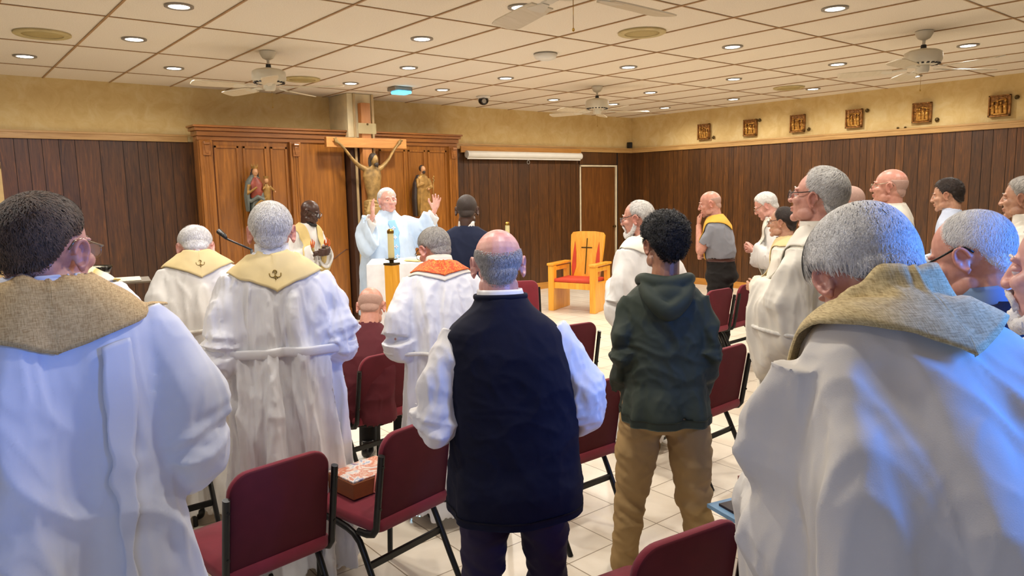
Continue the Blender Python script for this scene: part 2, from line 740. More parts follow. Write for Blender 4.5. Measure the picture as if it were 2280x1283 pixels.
# the last lamps hang above or beside the view: nothing in the photo tells them apart
for k, (x, y, lab) in enumerate(LAMPS):
    o = lamp0 if k == 0 else copy_tree(lamp0)
    o.location = (x, y, ZC)
    if lab == 'lamp':
        tag(o, 'recessed ceiling lamp overhead, above the top edge of the view', 'ceiling light', 'recessed lamps in the tiled ceiling')
    else:
        tag(o, lab, 'ceiling light', 'recessed lamps in the tiled ceiling')

m_beige = plain('speaker_beige', (190, 172, 120), 0.6, noise_scale=12)
m_mesh = plain('speaker_mesh', (176, 156, 100), 0.7, noise_scale=200, bump_scale=400, bump=0.5)
sp0 = empty('ceiling_speaker')
G().lathe([(0.205, 0.002), (0.205, -0.010), (0.19, -0.018), (0.150, -0.014), (0.145, -0.004)], n=40).build('rim', m_beige, sp0, smooth=True, sharp=40)
G().lathe([(0.15, 0.0), (0.149, -0.008), (0.08, -0.013), (0.001, -0.014)], n=40).build('grille', m_mesh, sp0, smooth=True)
for k, (x, y, lab) in enumerate([(0.94, 7.12, 'round beige ceiling speaker at the far upper left'), (5.0, 4.33, 'round beige ceiling speaker in the upper middle by a fan blade'),
                                 (9.49, 5.58, 'round beige ceiling speaker above the wall plaques at the right'), (3.64, 8.29, 'round beige ceiling speaker behind the left fan blades')]):
    o = sp0 if k == 0 else copy_tree(sp0)
    o.location = (x, y, ZC)
    tag(o, lab, 'speaker', 'round speakers in the ceiling')
r = empty('smoke_detector', (4.97, 5.54, ZC), label='round white smoke detector on a pale ceiling tile', cat='detector')
G().lathe([(0.115, 0.0), (0.115, -0.02), (0.10, -0.045), (0.06, -0.06), (0.001, -0.062)], n=32).build('housing', m_white_pl, r, smooth=True)
G().lathe([(0.118, 0.001), (0.118, -0.008), (0.112, -0.009)], n=32).build('base', m_ring, r, smooth=True)
o = G().lathe([(0.03, 0.0), (0.03, -0.006), (0.01, -0.008), (0.01, -0.03), (0.018, -0.032), (0.001, -0.034)], n=16).build('sprinkler_head', m_white_pl, smooth=True, sharp=40)
o.location = (2.75, 9.1, ZC)
tag(o, 'tiny white sprinkler head close to the wall left of the fan', 'sprinkler')
r = empty('dome_camera', (6.43, 8.5, ZC), label='small black dome camera under the ceiling before the altar wall', cat='camera')
G().lathe([(0.10, 0.0), (0.10, -0.01), (0.075, -0.03), (0.07, -0.03)], n=28).build('mount', m_white_pl, r, smooth=True, sharp=50)
G().ell((0, 0, -0.055), (0.075, 0.075, 0.065)).build('camera_ball', plain('gloss_black', (14, 14, 16), 0.15, noise_scale=5), r, smooth=True)
G().cyl((-0.03, -0.05, -0.06), (-0.05, -0.085, -0.075), 0.03).build('lens', m_ring, r, smooth=True, sharp=40)
r = empty('altar_projector_light', (4.96, 8.32, ZC), label='small box light glowing blue on the ceiling above the cross', cat='light')
G().box((-0.13, -0.10, -0.05), (0.13, 0.10, 0.0)).build('housing', m_ring, r, bevel=0.01)
G().box((-0.10, -0.125, -0.085), (0.10, 0.06, -0.05)).build('lens', emit('blue_glow', (90, 200, 255), 2.2), r, bevel=0.01)
l = D.lights.new('altar_spot', 'SPOT')
l.energy, l.color, l.spot_size, l.spot_blend, l.shadow_soft_size = 300.0, (0.42, 0.74, 1.0), rad(40), 0.5, 0.05
o = D.objects.new('altar_spot', l)
COL.objects.link(o)
o.parent = r
o.location = (0, -0.05, -0.12)
tr = Vector((3.95, 7.0, 1.45))-Vector((4.96, 8.27, 2.96))
d_ = Vector((4.1, 6.6, 1.3))-Vector((4.96, 8.27, 2.96))
o.rotation_euler = d_.to_track_quat('-Z', 'Y').to_euler()
ALTAR_SPOT = o

# ---------------------------------------------------------------- ceiling fans
m_fan = plain('fan_cream', (214, 206, 184), 0.4, noise_scale=6, noise_amt=0.04)
m_blade = wood('fan_blade_pale', (204, 190, 158), (222, 210, 184), 2.0, 'x', 0.45, 0.1)


def make_fan():
    r = empty('ceiling_fan')
    G().lathe([(0.075, 0.0), (0.072, -0.02), (0.05, -0.06), (0.02, -0.075), (0.015, -0.075)], n=28).build('canopy', m_fan, r, smooth=True, sharp=50)
    G().cyl((0, 0, -0.07), (0, 0, -0.17), 0.013).build('downrod', m_fan, r, smooth=True, sharp=50)
    G().cyl((0, 0, -0.115), (0, 0, -0.155), 0.022, 0.026).build('rod_collar', m_black, r, smooth=True, sharp=50)
    mo = G().lathe([(0.05, -0.150), (0.12, -0.165), (0.150, -0.182), (0.155, -0.205), (0.155, -0.25), (0.145, -0.275), (0.10, -0.29), (0.06, -0.292)], n=36).build('motor_housing', m_fan, r, smooth=True, sharp=40)
    g = G()
    for i in range(20):
        a = 2*PI*i/20
        g.box((-0.010, 0.118, -0.289), (0.010, 0.142, -0.279), rot=rotz(a))
    g.build('vent_slots', m_black, mo)
    G().lathe([(0.055, -0.285), (0.055, -0.335), (0.045, -0.355), (0.001, -0.36)], n=24).build('switch_housing', m_fan, r, smooth=True, sharp=40)
    g = G().cyl((0.03, 0, -0.35), (0.03, 0, -0.50), 0.0016, n=6)
    g.ell((0.03, 0, -0.505), (0.006, 0.006, 0.01), 8, 6)
    g.build('pull_chain', m_brass, r, smooth=True)
    for i in range(5):
        a = 2*PI*i/5
        R = rotz(a)
        tilt = rotx(rad(11))
        poly = [(0.24, -0.055), (0.34, -0.066), (0.62, -0.074), (0.68, -0.064), (0.695, -0.036), (0.695, 0.036), (0.68, 0.064), (0.62, 0.074), (0.34, 0.066), (0.24, 0.055)]
        g = G().prism(poly, -0.004, 0.004, 'xy')
        v, f = g.arrays()
        v = (v @ tilt.T) @ R.T+np.array([0, 0, -0.325])
        mesh_obj('blade', v, f, m_blade, r, smooth=False)
        g = G().box((0.12, -0.02, -0.008), (0.22, 0.02, 0.0)).prism([(0.20, -0.016), (0.31, -0.045), (0.33, -0.02), (0.33, 0.02), (0.31, 0.045), (0.20, 0.016)], -0.012, -0.004, 'xy')
        v, f = g.arrays()
        v = (v @ tilt.T) @ R.T+np.array([0, 0, -0.318])
        mesh_obj('blade_bracket', v, f, m_fan, r, smooth=False)
    return r


fan0 = make_fan()
for k, (x, y, rz, lab) in enumerate([(2.70, 6.89, rad(33), 'cream five-blade ceiling fan hanging at the left before the tall wooden screen'),
                                     (7.11, 6.92, rad(38), 'small-looking cream ceiling fan, the farthest, near the room corner'),
                                     (7.09, 2.88, rad(40), 'cream ceiling fan at the right above the wall plaques'),
                                     (2.70, 2.83, rad(3), 'nearest ceiling fan, only its blades showing at the top edge')]):
    o = fan0 if k == 0 else copy_tree(fan0)
    o.location = (x, y, ZC)
    o.rotation_euler = (0, 0, rz)
    if k == 3:
        o.scale = (1.22, 1.22, 1.0)
    tag(o, lab, 'ceiling fan', 'cream ceiling fans')

# ---------------------------------------------------------------- on the walls
m_bronze = plain('plaque_bronze', (138, 92, 40), 0.35, 0.55, noise_scale=22, noise_amt=0.5, bump_scale=18, bump=0.9, bdist=0.02)
m_bronze2 = plain('relief_bronze', (190, 140, 66), 0.3, 0.6, noise_scale=40, noise_amt=0.35, bump_scale=60, bump=0.5)
ordn = ['first wall plaque from the room corner', 'second wall plaque from the room corner', 'third wall plaque from the room corner',
        'fourth wall plaque from the room corner', 'fifth wall plaque from the corner, third from the right edge', 'rightmost and largest looking wall plaque']
ordn[4] = 'fifth wall plaque from the room corner'
for k, (y, zk, dy) in enumerate([(7.97, 2.59, -0.19), (7.05, 2.81, -0.16), (6.21, 2.60, -0.18), (5.32, 2.80, -0.18), (4.38, 2.59, -0.19), (3.45, 2.79, -0.18)]):
    rr = random.Random(k+30)
    r = empty('wall_plaque', (XR-0.018, y, 2.70), PI/2, label='square bronze relief plaque, '+ordn[k], cat='plaque', group='bronze relief plaques on the right wall')
    w, h = 0.125, 0.135
    # local x runs along the wall, local +y away from the wall into the plaster side
    G().box((-w, 0.0, -h), (w, 0.025, h)).build('backing', m_bronze, r, bevel=0.004)
    g = G()
    for a, b, c, d in ((-w, -h, w, -h+0.018), (-w, h-0.018, w, h), (-w, -h, -w+0.018, h), (w-0.018, -h, w, h)):
        g.box((a, 0.02, b), (c, 0.042, d))
    g.build('frame', m_bronze, r, bevel=0.003)
    g = G()
    for q in range(4):
        x0 = -0.07+0.045*q+rr.uniform(-0.01, 0.01)
        hh = rr.uniform(0.0, 0.05)
        g.tube([(x0, 0.03, -0.105), (x0+rr.uniform(-.01, .01), 0.035, -0.02), (x0, 0.035, hh)], [(0.022, 0.012), (0.024, 0.016), (0.014, 0.012)], 10)
        g.ell((x0, 0.04, hh+0.022), (0.014, 0.013, 0.018), 10, 8)
        g.tube([(x0-0.015, 0.045, hh-0.01), (x0+0.01, 0.05, hh-0.04), (x0+0.03, 0.048, hh-0.03)], [0.007, 0.007, 0.006], 8)
    g.box((-0.09, 0.028, 0.06), (0.06, 0.040, 0.075), rot=roty(rr.uniform(-.5, .5)))
    g.ell((0.0, 0.025, -0.10), (0.10, 0.02, 0.015), 12, 6)
    g.build('relief', m_bronze2, r, smooth=True)
    o = G().lathe([(0.028, 0.0), (0.028, 0.006), (0.018, 0.014), (0.016, 0.03), (0.001, 0.034)], n=20)
    v, f = o.arrays()
    v = v @ rotx(-PI/2).T
    o = mesh_obj('brass_boss', v, f, m_darkbrass, None, sharp=40)
    o.location = (XR-0.018, y+dy, zk)
    o.rotation_euler = (0, 0, PI/2)
    tag(o, 'small round dark boss on the plaster beside the %s' % ordn[k], 'boss', 'dark bosses beside the plaques')
for dy in (0.0, 0.10):
    o = G().ell((0, 0, 0), (0.012, 0.018, 0.012), 10, 6).build('wall_screw', m_darkbrass, smooth=True)
    o.location = (XR-0.016, 4.60+dy, 2.52)
    tag(o, 'tiny dark screw head above the moulding of the right wall, %s of two' % ('right' if dy == 0 else 'left'), 'screw', 'pair of screws above the moulding')
r = empty('wall_speaker', (XR-0.13, YF-0.07, 2.50), label='small black box on the moulding in the room corner', cat='speaker')
G().box((-0.035, -0.04, 0.005), (0.035, 0.04, 0.115)).build('cabinet', m_black, r, bevel=0.006)
G().box((-0.028, -0.044, 0.02), (0.028, -0.040, 0.10)).build('front_grille', plain('black_mesh', (34, 34, 36), 0.8, noise_scale=300), r)
# rolled projection screen
r = empty('projection_screen', (8.13, YF-0.03, 2.33), label='rolled white projection screen mounted high left of the door', cat='screen')
G().box((-1.33, -0.035, 0.03), (1.33, -0.0, 0.13)).build('mounting_board', m_base, r, bevel=0.004)
G().cyl((-1.23, -0.09, 0.0), (1.23, -0.09, 0.0), 0.055, n=24).build('case', m_white_pl, r, smooth=True, sharp=40)
for a in (-1.26, 1.23):
    G().cyl((a, -0.09, 0.0), (a+0.03, -0.09, 0.0), 0.058, n=24).build('end_cap', m_white_pl, r, smooth=True, sharp=40)
G().box((-1.25, -0.10, -0.075), (1.25, -0.085, -0.05)).build('bottom_bar', m_white_pl, r, bevel=0.003)
g = G().tube([(0.02+0.028*math.cos(a), -0.093, -0.115+0.03*math.sin(a)) for a in np.linspace(0, 2*PI, 17)[:-1]], [0.004]*16, 6, closed=True)
g.build('pull_ring', plain('screen_grip_grey', (160, 156, 148), 0.4, noise_scale=9), r, smooth=True)
# ================================================================ reredos, cross, statues
YR = 9.25
r = empty('altar_screen', (4.59, YR, 0), label='tall oak altar screen of two panelled wings behind the cross', cat='screen')
# x is measured from 4.59 (room x 2.71 .. 6.47)
for (a, b) in ((-1.88, 0.03), (0.45, 1.88)):
    G().box((a, 0.03, 0.0), (b, 0.20, 2.47)).build('wing_panel', m_oak, r, bevel=0.003)
    g = G().box((a-0.02, -0.03, 2.47), (b+0.02, 0.22, 2.53)).box((a-0.05, -0.06, 2.53), (b+0.04, 0.22, 2.57)).box((a-0.07, -0.085, 2.57), (b+0.06, 0.22, 2.595)).box((a-0.01, 0.0, 2.42), (b+0.01, 0.1, 2.47))
    g.build('cornice', m_oakx, r, bevel=0.006)
    G().box((a-0.005, 0.012, 0.0), (b, 0.04, 0.16)).build('plinth', m_oakx, r, bevel=0.004)
for x in (-1.80, -0.68, 1.80):
    g = G().box((x-0.075, -0.02, 0.16), (x+0.075, 0.05, 2.42))
    for q in (-0.03, 0.0, 0.03):
        g.box((x+q-0.006, -0.028, 0.25), (x+q+0.006, -0.018, 2.25))
    g.build('pilaster', m_oak, r, bevel=0.004)
    g = G().box((x-0.045, -0.045, 2.24), (x+0.045, -0.018, 2.40))
    g.tube([(x-0.035, -0.05, 2.385), (x+0.035, -0.05, 2.385)], 0.022, 12)
    g.prism([(x-0.03, 2.36), (x-0.015, 2.26), (x+0.015, 2.26), (x+0.03, 2.36)], -0.055, -0.04)
    g.build('corbel', m_oakx, r, bevel=0.003)
for (a, b) in ((-1.70, -1.40), (-1.35, -1.05), (-1.00, -0.78), (0.56, 0.98), (1.03, 1.32), (1.37, 1.70)):
    g = G()
    for (p, q, s_, t) in ((a, 0.30, a+0.03, 2.36), (b-0.03, 0.30, b, 2.36), (a, 0.30, b, 0.33), (a, 2.33, b, 2.36)):
        g.box((p, 0.014, q), (s_, 0.034, t))
    g.build('panel_moulding', m_oak, r, bevel=0.004)
g = G()
for (p, q) in (((-0.50, 0.68), (-0.02, 0.98)), ((-0.02, 0.98), (0.02, 0.98)), ((-0.50, 0.62), (-0.02, 0.30)), ((-0.50, 0.68), (-0.50, 0.62))):
    g.tube([(p[0], 0.028, p[1]), (q[0], 0.028, q[1])], 0.006, 6)
g.build('inlay_lines', plain('inlay_dark', (88, 44, 14), 0.4, noise_scale=9), r)

# crucifix
m_corpus = plain('corpus_carved_gold', (150, 118, 66), 0.45, 0.15, noise_scale=14, noise_amt=0.45, bump_scale=40, bump=0.3)
m_corpushair = plain('corpus_hair', (52, 40, 28), 0.6, noise_scale=30, bump_scale=120, bump=0.6)
m_corpuscloth = plain('corpus_cloth', (166, 136, 82), 0.5, 0.2, noise_scale=20, bump_scale=40, bump=0.6)
r = empty('crucifix', (4.83, 9.06, 1.30), label='large wooden crucifix with carved figure mounted before the column', cat='crucifix')
G().box((-0.07, -0.05, -0.35), (0.07, 0.045, 1.65)).build('upright_beam', m_beamz, r, bevel=0.004)
G().box((-0.60, -0.075, 1.055), (0.60, -0.01, 1.185)).build('cross_beam', m_beam, r, bevel=0.004)
s = NT('clear_plate')
s.b.inputs['Base Color'].default_value = srgb(214, 200, 160)
s.b.inputs['Alpha'].default_value = 0.45
s.b.inputs['Roughness'].default_value = 0.2
s.b.inputs['Base Color'].default_value = srgb(200, 186, 140)
m_clear = s.m
tp = G().box((-0.14, -0.085, 1.24), (0.13, -0.078, 1.38)).build('title_plate', m_clear, r, bevel=0.003)
G().cyl((0, -0.09, 1.365), (0, -0.078, 1.365), 0.014).build('plate_screw', m_darkbrass, tp)
g = G()
Yc = -0.15
for sx in (-1, 1):
    g.tube([(sx*0.10, Yc, 0.90), (sx*0.28, Yc+0.02, 0.985), (sx*0.46, Yc+0.045, 1.12)], [0.040, 0.027, 0.019], 12)
    g.ell((sx*0.475, Yc+0.05, 1.135), (0.03, 0.018, 0.034), 12, 8)
    for q in range(4):
        g.tube([(sx*(0.47+0.012*q), Yc+0.045, 1.15), (sx*(0.478+0.016*q), Yc+0.03, 1.185-0.006*q)], [0.008, 0.006], 8)
    g.tube([(sx*0.06, Yc, 0.36), (sx*0.075, Yc-0.05, 0.05), (sx*0.04, Yc+0.01, -0.25), (sx*0.02, Yc-0.02, -0.33)], [0.068, 0.048, 0.034, 0.022], 12)
g.tube([(0, Yc, 0.38), (0, Yc-0.012, 0.52), (0, Yc-0.01, 0.66), (0, Yc, 0.80), (0, Yc, 0.90), (0, Yc, 0.94)], [(0.10, 0.07), (0.085, 0.065), (0.11, 0.08), (0.135, 0.085), (0.12, 0.07), (0.06, 0.05)], 20, )
g.tube([(0, Yc, 0.90), (0.01, Yc-0.03, 1.0)], [0.04, 0.036], 12)
g.ell((0.015, Yc-0.055, 1.02), (0.05, 0.058, 0.075), 16, 12)
g.ell((0.02, Yc-0.115, 1.01), (0.01, 0.018, 0.02), 8, 6)
v, f = rmesh(*g.arrays(), 0.008, 3)
v[:, 2] -= 0.13*(1-smoothstep(np.abs(v[:, 0]), 0.14, 0.45))
mesh_obj('carved_figure', v, f, m_corpus, r)
g = G()
g.ell((0.008, Yc-0.035, 1.045), (0.060, 0.062, 0.070), 16, 12)
for q in range(14):
    a = PI*q/13-PI/2
    g.tube([(0.01+0.055*math.sin(a), Yc-0.03+0.02*math.cos(a*1.0), 1.05), (0.01+0.066*math.sin(a), Yc-0.03, 0.98), (0.01+0.060*math.sin(a), Yc-0.035, 0.915)], [0.016, 0.014, 0.008], 8)
g.ell((0.022, Yc-0.09, 0.955), (0.034, 0.03, 0.032), 12, 8)
v, f = rmesh(*g.arrays(), 0.007, 1)
mesh_obj('carved_hair', v-np.array([0, 0, 0.13]), f, m_corpushair, r)
g = G()
for q in range(7):
    z = 0.46-0.035*q
    g.tube([(0.115*math.cos(a)*(1-0.0*q), Yc+0.085*math.sin(a), z+0.015*math.sin(a*2+q)) for a in np.linspace(0, 2*PI, 25)[:-1]], 0.022, 8, closed=True)
g.tube([(-0.09, Yc-0.07, 0.45), (-0.13, Yc-0.08, 0.33), (-0.12, Yc-0.07, 0.18)], [0.02, 0.035, 0.02], 10)
g.tube([(0, Yc, 0.47), (0, Yc, 0.20)], [(0.10, 0.075), (0.115, 0.085)], 18)
v, f = rmesh(*g.arrays(), 0.009, 2)
mesh_obj('carved_loincloth', v-np.array([0, 0, 0.13]), f, m_corpuscloth, r)

# the two carved statues hung on the screen
m_st_grey = plain('statue_grey_robe', (96, 100, 92), 0.5, noise_scale=12, noise_amt=0.3, bump_scale=20, bump=0.5, aniso=(3, 3, 0.4))
m_st_red = plain('statue_red_robe', (138, 58, 38), 0.5, noise_scale=14, noise_amt=0.3)
m_st_gold = plain('statue_gold', (156, 118, 58), 0.45, 0.3, noise_scale=16, noise_amt=0.3, bump_scale=40, bump=0.5)
m_st_skin = plain('statue_face', (196, 144, 100), 0.5, noise_scale=16)
m_st_dark = plain('statue_dark', (48, 36, 28), 0.5, noise_scale=16, bump_scale=60, bump=0.4)


def fused(name, g, mat, parent, vox=0.008, it=2):
    v, f = rmesh(*g.arrays(), vox, it)
    return mesh_obj(name, v, f, mat, parent)


r = empty('madonna_statue', (3.33, YR-0.125, 1.33), label='painted statue of a crowned woman holding a crowned child', cat='statue')
g = G()
g.tube([(0.02, 0, 0.0), (0.02, 0, 0.30), (0.0, 0, 0.45)], [(0.13, 0.09), (0.115, 0.085), (0.09, 0.07)], 18)
for q in range(7):
    x = -0.10+0.035*q
    g.tube([(x, -0.075, 0.0), (x+0.004, -0.07, 0.2), (x*0.6+0.01, -0.055, 0.38)], [0.018, 0.015, 0.01], 8)
fused('grey_skirt', g, m_st_grey, r)
g = G().tube([(0.0, 0, 0.36), (-0.01, -0.01, 0.46), (-0.01, 0, 0.56), (-0.01, 0, 0.64)], [(0.085, 0.075), (0.085, 0.07), (0.09, 0.06), (0.035, 0.035)], 18)
fused('red_bodice', g, m_st_red, r)
g = G().tube([(-0.12, 0.01, 0.22), (-0.125, 0.0, 0.42), (-0.095, 0.01, 0.58), (-0.03, 0.03, 0.66), (0.05, 0.03, 0.62)], [(0.02, 0.05), (0.035, 0.06), (0.035, 0.05), (0.04, 0.04), (0.02, 0.03)], 12)
g.tube([(-0.10, -0.04, 0.34), (-0.02, -0.085, 0.40), (0.06, -0.08, 0.36)], [0.022, 0.03, 0.03], 10)
fused('mantle', g, m_st_grey, r)
g = G().tube([(-0.10, -0.03, 0.55), (-0.13, -0.05, 0.44), (-0.03, -0.10, 0.52)], [0.026, 0.024, 0.014], 10)
g.prism([(-0.07, 0.30), (0.05, 0.27), (0.09, 0.40), (0.0, 0.36)], -0.105, -0.075)
fused('gold_apron', g, m_st_gold, r, 0.006)
g = G().ell((-0.01, -0.012, 0.705), (0.035, 0.04, 0.05), 14, 10).ell((-0.012, -0.052, 0.70), (0.007, 0.01, 0.011), 8, 6).tube([(-0.01, 0, 0.63), (-0.01, 0, 0.68)], 0.02, 10)
fused('carved_face', g, m_st_skin, r, 0.005)
g = G().ell((-0.01, 0.012, 0.715), (0.043, 0.04, 0.05), 14, 10).tube([(-0.045, 0.015, 0.70), (-0.06, 0.02, 0.60)], [0.018, 0.012], 8).tube([(0.025, 0.015, 0.70), (0.035, 0.02, 0.60)], [0.018, 0.012], 8)
fused('carved_hair', g, m_st_dark, r, 0.006)
g = G().lathe([(0.034, 0.745), (0.040, 0.775), (0.036, 0.775), (0.03, 0.75)], (-0.01, 0.0, 0), 18)
for q in range(6):
    a = 2*PI*q/6
    g.cyl((-0.01+0.037*math.cos(a), 0.037*math.sin(a), 0.77), (-0.01+0.041*math.cos(a), 0.041*math.sin(a), 0.81), 0.008, 0.001, 6)
g.build('crown', m_st_gold, r)
g = G().tube([(0.11, -0.03, 0.28), (0.11, -0.03, 0.42), (0.115, -0.03, 0.51), (0.115, -0.03, 0.56)], [(0.04, 0.035), (0.052, 0.042), (0.045, 0.035), (0.02, 0.02)], 14)
g.tube([(0.08, -0.05, 0.52), (0.05, -0.08, 0.49)], [0.018, 0.011], 8).tube([(0.15, -0.04, 0.53), (0.205, -0.05, 0.47)], [0.018, 0.012], 8)
fused('child_tunic', g, m_st_gold, r, 0.006)
g = G().ell((0.115, -0.035, 0.60), (0.027, 0.03, 0.036), 12, 8).ell((0.213, -0.055, 0.46), (0.012, 0.012, 0.014), 8, 6)
fused('child_face', g, m_st_skin, r, 0.005)
G().lathe([(0.026, 0.622), (0.032, 0.655), (0.028, 0.655)], (0.115, -0.03, 0), 14).build('child_crown', m_st_gold, r)
G().lathe([(0.09, -0.10), (0.10, -0.08), (0.07, -0.06), (0.11, -0.02), (0.12, 0.0)], (0.02, 0.03, 0), 20).build('pedestal', m_oakx, r, smooth=True, sharp=40)
r = empty('saint_statue', (5.76, YR-0.12, 1.45), label='carved gold saint statue on the right wing of the oak screen', cat='statue')
g = G().tube([(0.0, 0, -0.05), (0.0, 0, 0.20), (0, 0, 0.42), (0, 0, 0.52), (0, 0, 0.56)], [(0.10, 0.075), (0.12, 0.08), (0.115, 0.07), (0.09, 0.055), (0.03, 0.03)], 18)
for q in range(7):
    x = -0.09+0.03*q
    g.tube([(x, -0.07, -0.05), (x*0.9+0.01, -0.065, 0.2), (x*0.7, -0.055, 0.36)], [0.017, 0.014, 0.01], 8)
g.tube([(0.09, -0.02, 0.49), (0.12, -0.05, 0.36), (0.03, -0.10, 0.34)], [0.03, 0.028, 0.016], 10)
g.tube([(-0.09, -0.02, 0.49), (-0.11, -0.05, 0.38), (-0.02, -0.10, 0.42)], [0.03, 0.028, 0.016], 10)
fused('gold_robe', g, m_st_gold, r)
g = G().tube([(-0.13, 0.01, -0.05), (-0.145, 0.0, 0.2), (-0.12, 0.01, 0.42), (-0.06, 0.02, 0.54)], [(0.03, 0.05), (0.035, 0.055), (0.03, 0.05), (0.02, 0.04)], 12)
fused('dark_mantle', g, m_st_dark, r)
g = G().ell((0.005, -0.02, 0.625), (0.036, 0.042, 0.05), 14, 10).ell((0.005, -0.062, 0.62), (0.007, 0.01, 0.012), 8, 6).tube([(0, 0, 0.55), (0, 0, 0.6)], 0.022, 10).ell((0.03, -0.115, 0.34), (0.015, 0.015, 0.02), 8, 6)
fused('carved_face', g, m_st_skin, r, 0.005)
g = G().ell((0.0, 0.008, 0.64), (0.042, 0.042, 0.05), 14, 10).ell((0.005, -0.045, 0.585), (0.025, 0.022, 0.025), 10, 8)
fused('carved_hair', g, m_st_dark, r, 0.006)
g = G().tube([(0.10, -0.10, -0.08), (0.12, -0.10, 0.3), (0.13, -0.09, 0.50)], 0.006, 8)
for q in range(4):
    g.ell((0.125+0.012*(q % 2), -0.095, 0.44+0.025*q), (0.014, 0.01, 0.016), 8, 6)
g.build('lily_staff', m_st_gold, r, smooth=True)
G().lathe([(0.07, -0.16), (0.09, -0.13), (0.06, -0.11), (0.10, -0.07), (0.11, -0.05)], (0, 0.02, 0), 20).build('pedestal', m_oakx, r, smooth=True, sharp=40)

# ================================================================ altar, candles, chair
m_linen = cloth('altar_linen', (232, 234, 240), 0.8, 500, 0.1, 0.2, 4)
r = empty('altar_table', (3.42, 6.50, 0), rad(-33), label='altar table draped in a plain white cloth before the raised hands', cat='table')
TZ = 1.05
G().box((0.06, 0.06, TZ-0.05), (1.2, 0.56, TZ-0.008)).build('table_top', m_oakx, r)
for a, b in ((0.12, 0.12), (1.1, 0.12), (0.12, 0.46), (1.1, 0.46)):
    G().box((a, b, 0), (a+0.07, b+0.07, TZ-0.05)).build('leg', m_oak, r)
n = 160
per = 2*(1.26+0.62)
v, f = [], []
rr = random.Random(3)
levels = [(TZ, 0.80, 0.0), (TZ, 1.0, 0.0), (TZ-0.012, 1.004, 0.1), (TZ-0.3, 1.0, 0.6), (TZ-0.6, 1.0, 1.0), (0.06, 1.0, 1.2)]
for (z, sc_, am) in levels:
    for i in range(n):
        s_ = per*i/n
        if s_ < 1.26:
            x, y, nx, ny = s_, 0, 0, -1
        elif s_ < 1.88:
            x, y, nx, ny = 1.26, s_-1.26, 1, 0
        elif s_ < 3.14:
            x, y, nx, ny = 1.26-(s_-1.88), 0.62, 0, 1
        else:
            x, y, nx, ny = 0, 0.62-(s_-3.14), -1, 0
        w = am*0.018*(0.6+math.sin(s_*17+math.sin(s_*5)*1.5)+0.5*math.sin(s_*31))
        v.append((0.63+(x-0.63)*sc_+nx*w, 0.31+(y-0.31)*sc_+ny*w, z))
for j in range(len(levels)-1):
    for i in range(n):
        k = (i+1) % n
        f.append((j*n+i, j*n+k, (j+1)*n+k, (j+1)*n+i)[::-1])
f.append(tuple(range(n)))
o = mesh_obj('altar_cloth', v, f, m_linen, r, sharp=60)
md = o.modifiers.new('thick', 'SOLIDIFY')
md.thickness = 0.003


def candle_stand(x, y, z0, h, lab, wooden=True):
    r = empty('candle_stand', (x, y, 0), 0.3, label=lab, cat='candle stand')
    if wooden:
        G().box((-0.05, -0.05, 0.06), (0.05, 0.05, z0-0.02)).build('post', m_oaklight, r, bevel=0.006)
        G().box((-0.15, -0.15, 0.0), (0.15, 0.15, 0.035)).box((-0.10, -0.10, 0.035), (0.10, 0.10, 0.06)).build('foot', m_oaklight, r, bevel=0.006)
        G().box((-0.055, -0.055, z0-0.02), (0.055, 0.055, z0+0.0)).build('post_cap', m_darkbrass, r, bevel=0.003)
    else:
        G().lathe([(0.12, 0), (0.12, 0.02), (0.03, 0.05), (0.015, 0.08), (0.015, z0-0.02), (0.03, z0)], n=20).build('post', m_darkbrass, r, smooth=True, sharp=40)
    G().lathe([(0.02, z0), (0.022, z0+0.02), (0.058, z0+0.032), (0.060, z0+0.040), (0.03, z0+0.042), (0.028, z0+0.05)], n=24).build('drip_cup', m_darkbrass, r, smooth=True, sharp=40)
    c = G().lathe([(0.029, z0+0.045), (0.028, z0+0.045+h), (0.001, z0+0.05+h)], n=24).build('candle', plain('candle_wax', (214, 202, 148), 0.45, noise_scale=8, noise_amt=0.05), r, smooth=True, sharp=40)
    G().lathe([(0.031, z0+0.035+h), (0.031, z0+0.06+h), (0.018, z0+0.075+h), (0.012, z0+0.078+h)], n=24).build('candle_cap', m_brass, r, smooth=True, sharp=40)
    return r


p = atd(872, 585, 6.75)
candle_stand(p[0], p[1], p[2], 0.235, 'tall candle on a square oak post standing before the altar')
p = atd(1130, 520, 9.3)
candle_stand(p[0], p[1], p[2]-0.13, 0.20, 'white candle just right of the navy suit shoulder', False)
r = empty('open_missal', (0, 0, 0), label='gold-covered open book lying on the altar cloth', cat='book')
p = atz(938, 578, 1.06)
r.location = (p[0], p[1], TZ+0.004)
r.rotation_euler = (0, 0, 0.3)
G().box((-0.16, -0.10, 0.0), (0.16, 0.10, 0.008)).build('cover', plain('missal_gold', (206, 176, 84), 0.4, 0.3, noise_scale=20), r, bevel=0.002)
G().prism([(-0.15, 0.008), (-0.0, 0.012), (0.15, 0.008), (0.14, 0.03), (0.06, 0.036), (0.0, 0.02), (-0.06, 0.036), (-0.14, 0.03)], -0.095, 0.095).build('pages', plain('paper_cream', (236, 228, 196), 0.7, noise_scale=6, noise_amt=0.03), r)

